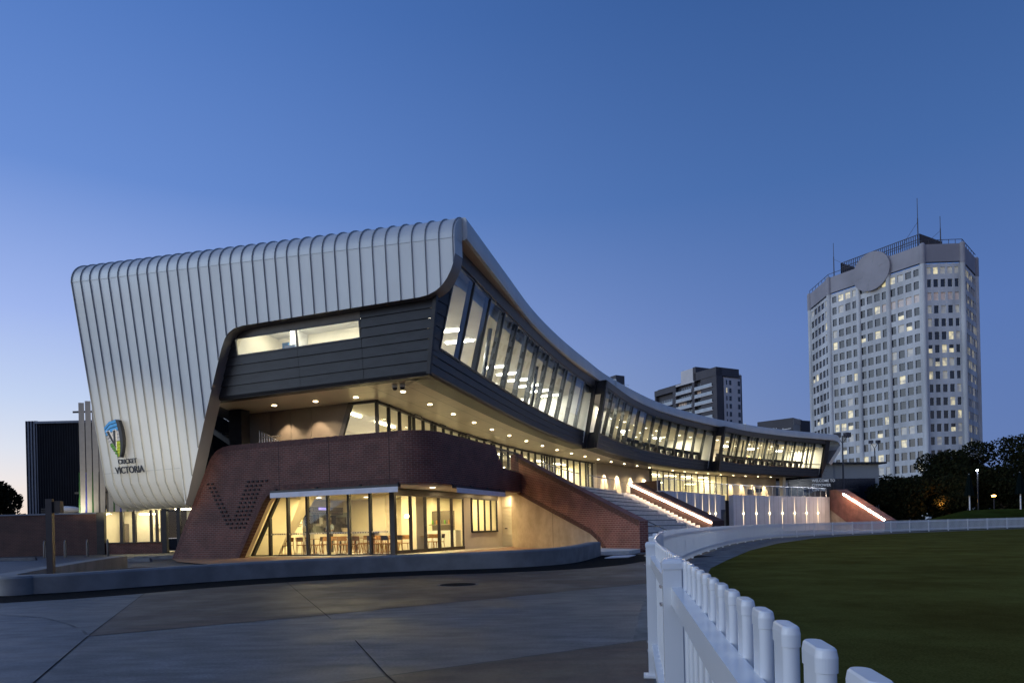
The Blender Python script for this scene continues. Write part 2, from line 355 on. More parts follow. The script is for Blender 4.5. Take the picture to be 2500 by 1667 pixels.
def prism(mb, poly, F, w0, w1, mat, side=None, uv=True):
    """poly: (u, z) outline in a vertical plane; F(u, w, z) -> point; w0 front, w1 back"""
    n = len(poly)
    mb.face([F(u, w0, z) for u, z in poly], mat, [p for p in poly] if uv else None)
    mb.face([F(u, w1, z) for u, z in poly][::-1], mat, [p for p in poly][::-1] if uv else None)
    for i in range(n):
        j = (i + 1) % n; a, b = poly[i], poly[j]; l = math.dist(a, b)
        vert = abs(a[0] - b[0]) < 1e-6
        uvs = ([(0, a[1]), (0, b[1]), (abs(w1 - w0), b[1]), (abs(w1 - w0), a[1])] if vert else [(0, a[0]), (0, b[0]), (abs(w1 - w0), b[0]), (abs(w1 - w0), a[0])]) if uv else None
        mb.face([F(a[0], w0, a[1]), F(b[0], w0, b[1]), F(b[0], w1, b[1]), F(a[0], w1, a[1])], side or mat, uvs)
def lerp(a, b, t): return a + (b - a) * t
# building frame: s runs left along the entrance front from the cafe glass corner, n outwards from it
AL = R(22); C0 = (-5.06, 29.0); AX = (-math.cos(AL), math.sin(AL)); NX = (-math.sin(AL), -math.cos(AL))
def B(s, n, z): return (C0[0] + s * AX[0] + n * NX[0], C0[1] + s * AX[1] + n * NX[1], z)
BRZ = math.atan2(-AX[1], -AX[0])          # rotation whose x axis runs to the right along the front
def line_frame(p, q):
    d = Vector((q[0] - p[0], q[1] - p[1])); L = d.length; d /= L; nr = Vector((d.y, -d.x))
    return (lambda u, w_, z: (p[0] + d.x * u + nr.x * w_, p[1] + d.y * u + nr.y * w_, z)), L
G1 = Curve([(-3.02, 26.01), (-1.68, 30.62), (-.46, 34.75), (.95, 39.3), (3.19, 45.65), (5.58, 51.41)])
G2 = Curve([(6.25, 51.15), (9.75, 59.3), (13.58, 66.22), (18.0, 72.4), (22.6, 77.7)])
G3 = Curve([(23.25, 77.15), (27.2, 81.6), (31.46, 85.3), (36.7, 89.4), (42.27, 93.2)])
FC = Curve([(-1.665, 24.9), (-1.45, 25.5), (-.905, 27.6), (.073, 31.4), (1.45, 36.65), (3.21, 41.9), (5.41, 47.5), (8.1, 53.8), (13.6, 64.0), (19.3, 71.9), (25.5, 78.7), (33.4, 85.6), (44.6, 93.1)])
L1 = Curve([(-5.99, 30.92), (-5.0, 34.7), (-3.3, 40.8), (-1.5, 45.8), (.32, 50.33), (3.6, 56.9), (7.61, 63.7)])
L1b = Curve([(8.05, 63.9), (11.3, 68.6), (14.76, 72.78)])
L1c = Curve([(15.1, 73.3), (20.6, 79.9), (27.4, 86.4)])
L1d = Curve([(27.4, 86.4), (31.6, 89.9), (36.09, 92.99)])
# ================================================================ SETTING: ground, paving, oval
def sheet(name, polys, mat, z, kind='structure', parent=None, uvz=False):
    b = MB()
    for p in polys: b.face([(x, y, z if len(q) == 0 else q[0]) for x, y, *q in p], mat)
    return tag(b.build(name, parent), kind=kind)
sheet('ground', [[(-900, -300), (900, -300), (900, 1500), (-900, 1500)]], 'asphalt', -.012)
FENCE = Curve([(.045, -.65), (.245, .592), (.508, 2.14), (.958, 4.75), (1.475, 7.2), (2.12, 10), (3.45, 15), (5.34, 20.45), (7.9, 26.8), (11.2, 34), (16.2, 42.6), (20.9, 47.4), (27.2, 51.4), (34.4, 55.2), (44.3, 59.0), (56, 62)])
def ribbon(name, cv, t0, t1, n, o0, o1, z, mat, kind='structure'):
    b = MB()
    for i in range(n):
        a, c = lerp(t0, t1, i / n), lerp(t0, t1, (i + 1) / n)
        b.face([cv.off(a, o0, z), cv.off(c, o0, z), cv.off(c, o1, z), cv.off(a, o1, z)][::-1], mat)
    return tag(b.build(name), kind=kind)
# concrete apron in front of the planter
sheet('concrete_apron', [[(-30, -6), (.2, -6), (.6, 2.14), (1.1, 4.75), (1.6, 7.2), (2.3, 10), (3.6, 15), (5.4, 20.45), (8, 26.8), (11.2, 34), (16.2, 42.6), (20.9, 47.4), (20, 60), (2, 60), (2, 18), (-30, 18)]], 'apron', 0.)
# joints sawn into the apron
def strip(name, pts, wd, z, mat, kind='structure'):
    b = MB()
    for p, q in zip(pts, pts[1:]):
        p, q = Vector(p), Vector(q); d = (q - p).normalized(); nn = Vector((-d.y, d.x)) * wd / 2
        b.face([(*(p + nn), z), (*(p - nn), z), (*(q - nn), z), (*(q + nn), z)], mat)
    return tag(b.build(name), kind=kind)
jn = [[(-7.0, 13.02), (-4.55, 7.28), (-3.51, 4.97), (-2.2, 2)], [(-4.55, 7.28), (-2.42, 8.63), (-1.43, 9.37), (2.6, 12.3)], [(-4.99, 14.96), (-2.22, 8.26)], [(-1.53, 6.55), (-.93, 4.93), (.2, 2.2)], [(-.93, 4.90), (1.25, 6.2)], [(-.93, 4.90), (-3.4, 3.4)]]
sheet('brown_slab', [[(-7.0, 13.02), (-4.55, 7.28), (-2.42, 8.63), (-1.43, 9.37), (2.6, 12.3), (3.6, 15), (5.4, 20.45), (8, 26.8), (2.5, 19.5), (-.3, 16.5), (-4.0, 15.9)]], 'apronbrown', .003)
sheet('left_slab', [[(-4.55, 7.28), (-4.9, 7.75), (-5.5, 8.4), (-6.26, 9.09), (-7.0, 9.5), (-7.9, 9.75), (-9.5, 9.75), (-12, 8.6), (-12, -3), (-2.2, -3), (-2.2, 2), (-3.51, 4.97)]], 'apronblue', .003)
sheet('brown_slab', [[(-.93, 4.9), (1.25, 6.2), (1.0, 5.0), (.55, 2.4), (.2, 0), (-1.8, 0), (-3.4, 3.4)]], 'apronbrown', .003)
for k in jn: strip('paving_joint', k, .008, .006, 'bitumen')
arc = [(-12, 8.6), (-9.5, 9.75), (-7.9, 9.75), (-7.0, 9.5), (-6.26, 9.09), (-5.5, 8.4), (-4.9, 7.75), (-4.55, 7.28)]
strip('paving_joint', arc, .03, .007, 'kerb')
PLW = Curve([(-9.75, 13.0), (-8.7, 13.45), (-7.45, 14.85), (-6.0, 16.1), (-4.2, 17.1), (-2.68, 17.62), (-1.5, 17.8), (-.34, 18.0), (.82, 18.55), (1.9, 20.1), (3.1, 24.0)])
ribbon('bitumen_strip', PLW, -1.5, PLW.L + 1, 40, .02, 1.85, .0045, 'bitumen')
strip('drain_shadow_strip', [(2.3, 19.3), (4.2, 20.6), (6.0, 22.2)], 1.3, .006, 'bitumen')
sheet('forecourt', [[(-3, 19.5), (0, 18.4), (1.0, 19.2), (2.2, 21.2), (3.3, 24.5), (4.9, 26.2), (.25, 36.6), (-1, 40), (-14.4, 33.2), (-15.8, 31.6), (-13.5, 27.5), (-8, 21)]], 'timberfloor', .03)
sheet('oval_grass', [[(.62, -3), (.9, .5), (1.45, 4.5), (2.3, 8), (3.4, 12.2), (4.6, 15.9), (6.1, 19.4), (8.9, 25.6), (12.9, 33.2), (18.0, 41), (22.2, 45.4), (28.0, 49.4), (35, 53.2), (45, 57.2), (60, 61), (90, 62), (140, 40), (140, -40), (10, -40)]], 'grass', .003)
ribbon('oval_kerb', FENCE, 0, FENCE.L, 60, -.18, 1.25, .002, 'kerb')
# grass bank behind the fence on the right
b = MB()
def sst(x): x = max(0., min(1., x)); return x * x * (3 - 2 * x)
def bank(i, j):
    u = .545 + .04 * i; y0 = 55.0 + 5.5 * sst((u - .5) / .4); y = y0 + 3.0 * j
    return (u * y, y, -.008 + 1.9 * sst((y - y0 - 2) / 17) * sst((u - .55) / .13))
for i in range(16):
    for j in range(20): b.face([bank(i, j), bank(i + 1, j), bank(i + 1, j + 1), bank(i, j + 1)], 'bank')
tag(b.build('grass_bank', smooth=True), kind='structure')
# ================================================================ PAVILION
pav = thing('pavilion', 'curved two storey cricket pavilion with ribbed silver wrap, dark underbelly and lit windows', 'building', (-5.06, 29, 0))
# --- silver shell -------------------------------------------------
SL, SR = 14.55, -4.5
def nb(s): return lerp(2.25, 1.9, (s - SR) / (SL - SR))
def ntp(s): return lerp(2.6, 3.66, (s - SR) / (SL - SR))
def zt(s): return lerp(12.74, 13.78, (s - SR) / (SL - SR))
def nf(s, z): return nb(s) + (ntp(s) - nb(s)) * (z - 2.7) / (zt(s) - 2.7)
EDGE = [(9.62, 2.45), (9.35, 2.9), (8.64, 4.40), (7.83, 6.16), (6.75, 8.44), (6.5, 8.95), (6.28, 9.32), (6.05, 9.54), (5.75, 9.68), (5.3, 9.74), (-3.0, 9.76), (-3.35, 9.80), (-3.65, 9.90), (-3.92, 10.06), (-4.14, 10.30), (-4.32, 10.58), (-4.43, 10.85), (-4.5, 11.15)]
def zlow(s):
    if s <= EDGE[-1][0]: return 11.15
    for (a, za), (b_, zb) in zip(EDGE, EDGE[1:]):
        if b_ <= s <= a: return lerp(zb, za, (s - b_) / (a - b_))
    return 2.45
def lip(s): return [(nb(s) - 2.6, 2.75), (nb(s) - 1.7, 2.52), (nb(s) - 1.15, 2.44), (nb(s) - .72, 2.50), (nb(s) - .36, 2.72), (nb(s) - .12, 3.08), (nf(s, 3.6) , 3.6)]
RD = 1.0
def topc(s):
    z = zt(s); n0 = nf(s, z - RD)
    return [(n0 - RD * (1 - math.cos(R(a))), z - RD + RD * math.sin(R(a))) for a in range(0, 91, 10)] + [(n0 - RD - .7, z - .03)]
def column(s, leg):
    if leg: low = lip(s)
    else:
        zl = zlow(s); low = [(nf(s, zl), zl)] + [(nf(s, z), z) for z in [lerp(zl, zt(s) - RD, i / 7) for i in range(1, 7)]]
    a = low[-1][1]; zt1 = zt(s) - RD
    mid = [(nf(s, z), z) for z in [lerp(a, zt1, i / 9) for i in range(1, 9)]]
    return low + mid + topc(s)
b = MB()
ss = [lerp(SL, 9.62, i / 10) for i in range(11)]; colsL = [(s, column(s, True)) for s in ss]
s2 = sorted({9.62, SR, -4.25} | {e[0] for e in EDGE} | {lerp(9.62, SR, i / 30) for i in range(31)}, reverse=True)
colsR = [(s, column(s, False)) for s in s2]
TH = .64
def inner(c_, i):
    a, d = c_[max(0, i - 1)], c_[min(len(c_) - 1, i + 1)]; l = math.dist(a, d)
    return (c_[i][0] - (d[1] - a[1]) / l * TH, c_[i][1] + (d[0] - a[0]) / l * TH)
for cols, leg in ((colsL, True), (colsR, False)):
    for (sa, ca), (sb, cb) in zip(cols, cols[1:]):
        for k in range(len(ca) - 1):
            b.face([B(sa, *ca[k]), B(sb, *cb[k]), B(sb, *cb[k + 1]), B(sa, *ca[k + 1])], 'silver')
        if not leg:   # rim along the cut edge, then the lining
            b.face([B(sa, ca[0][0] - TH, ca[0][1]), B(sb, cb[0][0] - TH, cb[0][1]), B(sb, *cb[0]), B(sa, *ca[0])], 'silver_rim')
for cols, mt in ((colsL[:1], 'silver_rim'), (colsR[-1:], 'silver_rim')):
    s_, c_ = cols[0]
    c_ = c_[:-1]
    for i in range(len(c_) - 1):
        b.face([B(s_, *c_[i]), B(s_, *c_[i + 1]), B(s_, *inner(c_, i + 1)), B(s_, *inner(c_, i))], 'silver')
        if s_ < 0: b.face([B(s_, *inner(c_, i)), B(s_, *inner(c_, i + 1)), B(s_ + 1.2, *inner(c_, i + 1)), B(s_ + 1.2, *inner(c_, i))][::-1], 'roofsoffit')
# end of the lip
sE, cE = colsL[-1]
b.face([B(sE, *p) for p in lip(sE)] + [B(sE, nb(sE) - 2.6, 3.6)], 'silver_rim')
# inside lining of the leg and upper band
for (sa, ca), (sb, cb) in list(zip(colsL, colsL[1:])) + list(zip(colsR, colsR[1:])):
    b.face([B(sa, ca[0][0] - TH if ca[0][1] > 2.76 else ca[0][0], ca[0][1]), B(sb, cb[0][0] - TH if cb[0][1] > 2.76 else cb[0][0], cb[0][1]), B(sb, cb[14][0] - TH, cb[14][1]), B(sa, ca[14][0] - TH, ca[14][1])][::-1], 'darker')
clad = b.build('silver_cladding', pav, smooth=True)
# standing seams: one thin upstand every 0.56 m, part of the cladding
b = MB(); s = SL - .02; k = 0
while s > SR:
    leg = s > 9.62; c = column(s, leg)
    if leg: c = c[1:]
    c = c[:-1]
    hgt = .05
    for hs in (0,):
        a0, a1 = s - .013, s + .013
        for (n0, z0), (n1, z1) in zip(c, c[1:]):
            d = Vector((n1 - n0, z1 - z0)); d.normalize(); o = Vector((d.y, -d.x)) * hgt
            b.face([B(a0, n0, z0), B(a0, n1, z1), B(a0, n1 + o.x, z1 + o.y), B(a0, n0 + o.x, z0 + o.y)][::-1], 'seam')
            b.face([B(a1, n0, z0), B(a1, n1, z1), B(a1, n1 + o.x, z1 + o.y), B(a1, n0 + o.x, z0 + o.y)], 'seam')
            b.face([B(a0, n0 + o.x, z0 + o.y), B(a0, n1 + o.x, z1 + o.y), B(a1, n1 + o.x, z1 + o.y), B(a1, n0 + o.x, z0 + o.y)], 'seam')
    s -= .5575; k += 1
for z_, o_ in ((lambda s: zt(s) - RD - .02, .012), (lambda s: 4.1, .012)):   # horizontal lap joints
    lst = s2 + ss if z_(0) > 8 else ss
    lst = sorted(set(lst), reverse=True)
    for sa, sb in zip(lst, lst[1:]):
        za, zb = z_(sa), z_(sb)
        b.face([B(sa, nf(sa, za) + o_, za - .012), B(sb, nf(sb, zb) + o_, zb - .012), B(sb, nf(sb, zb) + o_, zb + .012), B(sa, nf(sa, za) + o_, za + .012)], 'seam')
b.build('standing_seams', clad)
# --- roof with its fascia along the oval side ----------------------
b = MB()
ZT, ZB = 12.74, 11.88
def roofprof(): return [(.0, ZB + .04), (.03, ZB + .2), (.0, ZT - .1), (-.04, ZT - .02), (-.2, ZT), (-.9, ZT), (-.9, ZB), (-.12, ZB)]
mats_ = ['silver', 'silver', 'silver', 'silver', 'silver', 'dark', 'roofsoffit', 'silver']
sweep(b, FC, .72, FC.L - .5, 60, roofprof(), mats_)
sweep(b, FC, 5.0, FC.L - .5, 50, [(-.9, ZT - .3), (-13, ZT - .6), (-13, ZB), (-.9, ZB + .01)], ['silver', 'dark', 'roofsoffit', 'silver'])
sweep(b, FC, 1.3, 5.0, 6, [(-.9, ZT - .45), (-2.5, ZT - .5), (-2.5, ZB), (-.9, ZB + .015)], ['silver', 'dark', 'roofsoffit', 'silver'])
# far end folds down
pe = [FC.L - .5, FC.L + .05, FC.L + .5, FC.L + .75, FC.L + .8]; pz = [0, -.06, -.3, -.75, -1.2]
rg = []
for t_, dz in zip(pe, pz): rg.append([FC.off(t_, o, z + dz) for o, z in [(.0, ZB), (.0, ZT), (-14, ZT)]] )
for A_, B_ in zip(rg, rg[1:]):
    b.face([A_[0], B_[0], B_[1], A_[1]], 'silver'); b.face([A_[1], B_[1], B_[2], A_[2]], 'silver')
e0 = [FC.off(FC.L + .8, o, z - 1.2) for o, z in [(.0, ZB), (.0, ZT), (-14, ZT), (-14, ZB)]]
e1 = [FC.off(FC.L - .55, o, z) for o, z in [(-.6, 8.6), (-.6, 9.2), (-14, 9.2), (-14, 8.6)]]
e0i = [FC.off(FC.L - .0, o, z - 1.2) for o, z in [(.0, ZB), (-14, ZB)]]; e1i = [FC.off(FC.L - 1.1, o, z) for o, z in [(-.6, 8.9), (-14, 8.9)]]
b.face([e0[0], e1[0], e1i[0], e0i[0]], 'silver'); b.face([e0[1], e1[1], e1[2], e0[2]], 'silver'); b.face([e0[0], e0[1], e1[1], e1[0]], 'silver')
b.face([e0i[0], e1i[0], e1i[1], e0i[1]], 'silver_rim'); b.face([e0[1], e0[0], e0i[0]], 'silver')
roof = b.build('roof', pav, smooth=True)
for t_ in (45.6 - 14.0, 64.5):
    bb = MB(); sweep(bb, FC, t_, t_ + .18, 1, [(.06, ZB), (.06, ZT + .05), (-.5, ZT + .08), (-.5, ZB)], 'silver'); bb.build('fascia_joint', roof)
# --- dark underbelly, front face -----------------------------------
def nd(s, z): return 2.0 + (z - 7) * lerp(.05, .14, (s + 3) / 10.6)
def scr(z): return -3.0 - .16 * (z - 7)
b = MB()
rows = [(7.10, 7.50), (7.50, 7.92), (7.92, 8.32), (8.32, 8.70)]
def row(b, s0, s1, z0, z1, mat='dark'):
    f = lambda s, z, o: B(s(z) if callable(s) else s, nd(s(z) if callable(s) else s, z) + o, z)
    b.face([f(s0, z0, .05), f(s1, z0, .05), f(s1, z1 - .012, .008), f(s0, z1 - .012, .008)], mat)
    b.face([f(s0, z0, -.02), f(s1, z0, -.02), f(s1, z0, .05), f(s0, z0, .05)], mat)
for z0, z1 in rows:
    row(b, 8.1, 7.02, z0, z1); row(b, 7.0, 3.0, z0, z1); row(b, 2.985, -.09, z0, z1); row(b, -.11, scr, z0, z1)
for z0, z1 in [(8.70, 9.08), (9.08, 9.45), (9.45, 9.85), (9.85, 10.3)]: row(b, -.11, scr, z0, z1)
for z0, z1 in [(8.70, 9.08), (9.08, 9.45), (9.45, 9.85)]: row(b, 7.4, 6.18, z0, z1)
for s0, s1 in ((8.1, -3.0),):    # rounded lower edge and its return under the soffit
    for (o0, z0), (o1, z1) in zip([(.05, 7.10), (.02, 7.02), (-.07, 6.96), (-.25, 6.94)], [(.02, 7.02), (-.07, 6.96), (-.25, 6.94), (-.45, 6.94)]):
        b.face([B(s0, nd(s0, 7) + o1, z1), B(s1, nd(s1, 7) + o1, z1), B(s1, nd(s1, 7) + o0, z0), B(s0, nd(s0, 7) + o0, z0)], 'dark')
b.face([B(8.1, nd(8.1, 7) - .03, 6.97), B(-3, nd(-3, 7) - .03, 6.97), B(-3, nd(-3, 8.7) - .03, 8.69), B(8.1, nd(8.1, 8.7) - .03, 8.69)], 'darker')
b.face([B(-.1, nd(0, 8.7) - .03, 8.6), B(-3, nd(-3, 8.7) - .03, 8.6), B(-3.6, nd(-3.5, 11.7) - .03, 11.8), B(-.1, nd(0, 11.7) - .03, 11.8)], 'darker')
b.face([B(8.0, nd(8, 8.7) - .03, 8.6), B(6.2, nd(6, 8.7) - .03, 8.6), B(6.2, nd(6, 11.7) - .03, 11.0), B(8.0, nd(8, 11.7) - .03, 11.0)], 'darker')
b.face([B(6.2, nd(6, 9.4) - .03, 9.46), B(-.1, nd(0, 9.4) - .03, 9.46), B(-.1, nd(0, 11.7) - .03, 11.0), B(6.2, nd(6, 11.7) - .03, 11.0)], 'bronze')
b.build('dark_cladding', pav)
# strip window in the front
b = MB()
q = lambda s, z, o=0.: B(s, nd(s, z) + o, z)
for (s0, z0, s1, z1) in ((6.2, 8.7, -.1, 8.7), (6.2, 9.42, -.1, 9.42)): b.bar(q(s0, z0), q(s1, z1), .07, .06, 'darker')
for s_ in (6.14, 2.98, -.06): b.bar(q(s_, 8.72), q(s_, 9.40), .06, .07, 'darker', up=(NX[0], NX[1], 0))
sw = b.build('strip_window', pav)
for s0, s1 in ((6.1, 3.02), (2.94, -.03)):
    b = MB(); b.face([q(s0, 8.73), q(s1, 8.73), q(s1, 9.39), q(s0, 9.39)], 'glass'); b.build('pane', sw)
# --- dark return panels beside the first ribbon window -------------
def ramp_off(t, z): return .26 * (z - 8.1) + .12 if z > 8.1 else .12 * (z - 7) / 1.1
def cornerpt(z): return B(scr(z), nd(-3, z), z)
def jamb(z): return G1.off(.78, ramp_off(0, z), z)
b = MB(); zz = [7.1, 7.5, 7.95, 8.4, 8.85, 9.3, 9.75, 10.2, 10.65, 11.1, 11.5, 11.85]
for z0, z1 in zip(zz, zz[1:]):
    o = Vector((NX[0] * -.2 + .9, NX[1] * .2 - .2, 0)).normalized() * .03
    p = lambda P, k: (P[0] + o.x * k, P[1] + o.y * k, P[2])
    b.face([p(cornerpt(z0), 1), p(jamb(z0), 1), jamb(z1 - .012), cornerpt(z1 - .012)], 'dark'); b.face([cornerpt(z0), jamb(z0), p(jamb(z0), 1), p(cornerpt(z0), 1)], 'dark')
b.build('return_cladding', pav)
b = MB(); b.bar(cornerpt(7.0), cornerpt(11.9), .15, .15, 'dark', up=(NX[0], NX[1], 0))
b.face([G1.off(.12, -.12, 7.0), G1.off(.78, -.1, 7.0), G1.off(.78, ramp_off(0, 11.8) - .1, 11.8), B(-3.5, 1.75, 11.8)], 'darker'); b.build('corner_light_block', pav)  # added bar and inner sheet block room light leaking at the corner
# --- ribbon windows on the oval side -------------------------------
ZS, ZG = 8.1, 11.4
SEG = ((G1, .78, 12, 0), (G2, .55, 14, 1), (G3, .55, 11, 2))
for cv, t0, nbay, idx in SEG:
    L = cv.L - .25
    b = MB()
    # spandrel: three lapped rows
    for z0, z1, in ((7.08, 7.42), (7.42, 7.76), (7.76, 8.1)):
        o0, o1 = ramp_off(0, z0) + .05, ramp_off(0, z1) + .01
        nj = 7 if idx == 0 else 8
        for j in range(nj):
            ta, tb = lerp(0, cv.L, j / nj), lerp(0, cv.L, (j + 1) / nj) - .02
            sweep(b, cv, ta, tb, 4, [(o0 - .07, z0), (o0, z0), (o1, z1 - .01)], 'dark', closed=False)
    sweep(b, cv, 0, cv.L, 24, [(.05, 7.08), (.02, 7.0), (-.08, 6.95), (-.3, 6.94), (-.9, 6.94)], 'dark', closed=False)
    sweep(b, cv, 0, cv.L, 24, [(.02, 7.0), (ramp_off(0, ZS) - .03, ZS), (-.3, ZS)], 'darker', closed=False)
    b.build('dark_spandrel', pav); b = MB()
    sweep(b, cv, 0 if idx else .78, cv.L, 24, [(.97, ZG), (1.04, ZG), (1.12, ZB + .02), (.75, ZB + .02)], 'bronze')
    b.build('head_band', pav)
    b = MB()
    for i in range(nbay + 1):
        t = lerp(t0, L, i / nbay)
        d = cv.T(t); up = (d.y, -d.x, 0)
        wdt = .10 if i % 1 == 0 else .06
        b.bar(cv.off(t, .02, ZS), cv.off(t, .84, ZG), .09, .30, 'mullion', up=up)
        if idx == 2 and i < nbay and i % 2 == 1 or (idx == 2 and i in (4, 8)):
            for f_ in (1 / 3, 2 / 3):
                t2 = t + (L - t0) / nbay * f_
                b.bar(cv.off(t2, .10, ZS), cv.off(t2, .92, ZG), .05, .08, 'mullion', up=up)
    sweep(b, cv, t0, L, 24, [(.10, ZS), (.17, ZS), (.19, ZS + .07), (.12, ZS + .07)], 'mullion')
    sweep(b, cv, t0, L, 24, [(.88, ZG - .08), (.95, ZG - .08), (.97, ZG), (.90, ZG)], 'mullion')
    if idx == 2: sweep(b, cv, t0, L, 24, [(.30, 8.62), (.38, 8.62), (.40, 8.70), (.32, 8.70)], 'mullion')
    rw = b.build('ribbon_window', pav)
    for i in range(nbay):
        ta, tb = lerp(t0, L, i / nbay), lerp(t0, L, (i + 1) / nbay)
        b = MB(); b.face([cv.off(ta, .14, ZS + .03), cv.off(tb, .14, ZS + .03), cv.off(tb, .93, ZG - .03), cv.off(ta, .93, ZG - .03)], 'glassfar'); b.build('pane', rw)
    # end fin of the segment and the return between segments
    b = MB()
    pr_ = [(-.9, 7.0), (.05, 7.0), (.2, ZS), (1.08, ZG), (1.1, ZB), (-.9, ZB)]
    if idx:    # near cheek: solid below, glazed slot above
        for tt in (0.0, .45):
            pass
        ch = [cv.off(0, o, z) for o, z in [(-.9, 6.9), (.06, 6.9), (.16, ZS), (-.9, ZS)]]; ch2 = [cv.off(.12, o, z) for o, z in [(-.9, 6.9), (.06, 6.9), (.16, ZS), (-.9, ZS)]]
        b.hexa(ch, ch2, 'darker'); b.build('segment_cheek', pav); b = MB()
        b.bar(cv.off(.22, .08, 6.95), cv.off(.22, 1.0, ZB), .34, .30, 'darker', up=(cv.T(0).y, -cv.T(0).x, 0))
        b.build('segment_fin', pav); b = MB()
        ch = [cv.off(0, o, z) for o, z in [(-.9, 10.9), (.9, 10.9), (1.1, ZB), (-.9, ZB)]]; ch2 = [cv.off(.12, o, z) for o, z in [(-.9, 10.9), (.9, 10.9), (1.1, ZB), (-.9, ZB)]]
        b.hexa(ch, ch2, 'darker'); b.build('segment_head', pav); b = MB()
    tE = cv.L - .2
    b.bar(cv.off(tE, .06, 6.95), cv.off(tE, 1.0, ZB), .30, .36, 'darker', up=(cv.T(tE).y, -cv.T(tE).x, 0))
    if idx == 2:
        A_ = [cv.off(cv.L - .3, o, z) for o, z in [(-9, 6.95), (.06, 6.95), (1.05, ZB), (-9, ZB)]]; B_ = [cv.off(cv.L + .05, o, z) for o, z in [(-9, 6.95), (.06, 6.95), (1.05, ZB), (-9, ZB)]]
        A2 = [cv.off(cv.L + .9, o, z) for o, z in [(-9, 9.0), (.5, 9.0), (1.0, ZB), (-9, ZB)]]
        b.hexa(A_, B_, 'darker')
        b.face([B_[0], B_[1], B_[2], B_[3]], 'darker'); b.face([B_[1], A2[1], A2[2], B_[2]], 'darker'); b.face([B_[0], A2[0], A2[1], B_[1]], 'darker')
    b.build('segment_fin', pav)
# --- soffit under the upper storey --------------------------------
b = MB()
def sof(cvA, ta, tb, oA, pts, n=10):
    for i in range(n):
        A_, A2 = cvA.off(lerp(ta, tb, i / n), oA, 7.0), cvA.off(lerp(ta, tb, (i + 1) / n), oA, 7.0)
        q0, q1 = pts(i / n), pts((i + 1) / n)
        b.face([A_, A2, q1, q0][::-1], 'soffit')
def inn(cvB, a0, a1): return lambda f: (*cvB.P(lerp(a0, a1, f)), 7.0)
zs_ = lambda p: (p[0], p[1], 7.0)
sof(G1, 0, G1.L, -.1, inn(L1, 0, L1.L * .74), 20)
sof(G2, 0, 14, -.1, inn(L1, L1.L * .74, L1.L + .5), 10)
sof(G2, 14, G2.L, -.1, lambda f: (*(L1b.P(lerp(0, L1b.L, f / .45)) if f < .45 else L1c.P(lerp(0, 6, (f - .45) / .55))), 7.0), 10)
sof(G3, 0, G3.L + .2, -.1, lambda f: (*(L1c.P(lerp(6, L1c.L, f / .5)) if f < .5 else L1d.P(lerp(0, L1d.L, (f - .5) / .5))), 7.0), 16)
b.face([B(8.1, 1.98, 7.0), B(-3.0, 1.95, 7.0), (-5.99, 30.92, 7.0), B(9.6, -1.4, 7.0)], 'soffit')
b.face([B(9.6, 1.9, 7.02), B(8.0, 1.9, 7.02), B(8.0, -6, 7.02), B(12.6, -6, 7.02)], 'darker')
soff = b.build('soffit', pav)
b = MB()      # panel joints
for f in (.33, .66):
    for i in range(30):
        a0, a1 = G1.L * i / 30, G1.L * (i + 1) / 30; o = -lerp(.2, 4.6, f)
        b.face([G1.off(a0, o, 6.994), G1.off(a1, o, 6.994), G1.off(a1, o - .02, 6.994), G1.off(a0, o - .02, 6.994)], 'bronze')
for i in range(1, 9):
    t = G1.L * i / 9 - .8
    b.face([G1.off(t, -.2, 6.993), G1.off(t + .02, -.2, 6.993), G1.off(t + .02, -4.2, 6.993), G1.off(t, -4.2, 6.993)], 'bronze')
b.build('joint_lines', soff)
DL = [(-10.86, 31.6), (-8.75, 30.9), (-6.75, 30.17), (-4.52, 29.21), (-3.74, 32.3), (-2.88, 35.18), (-1.97, 38.14), (-1.06, 40.96), (-.02, 43.8), (1.13, 46.76), (2.36, 49.69), (3.62, 52.59), (4.96, 55.31), (6.36, 58.06), (7.83, 60.71), (9.34, 63.31), (10.98, 65.84), (12.7, 68.42), (14.41, 70.83), (17.91, 75.44), (19.73, 77.46), (21.59, 79.37), (23.54, 81.37), (25.77, 83.75), (27.88, 85.52), (30.02, 87.34), (32.12, 88.72), (34.42, 90.42), (36.6, 91.88)]
for i, (x, y) in enumerate(DL):
    b = MB(); b.disc((x, y, 6.985), .105, 'down'); b.lathe((x, y, 6.975), [(.135, 0), (.135, .02)], 'white', 14) if False else None
    d = b.build('downlight', soff)
    lamp('downlight_lamp', 'AREA', (x, y, 6.95), 85 if i < 13 else 48, (1.0, .77, .46), pav, shape='DISK', size=.2, spread=R(115))
# --- ground floor cafe ----------------------------------------------
def FB(u, w_, z): return B(u, w_, z)
out = [(10.9, .0), (8.62, 4.18), (8.38, 4.55), (8.08, 4.82), (7.7, 4.97), (7.2, 5.02), (-1.25, 5.02), (-1.25, 2.92), (4.55, 2.92), (4.95, 2.86), (5.25, 2.70), (5.5, 2.42), (6.93, .0)]
b = MB(); prism(b, out, FB, 1.6, 1.25, 'brick', 'brickdark')  # darker brick on the side faces stands for shade in the reveal
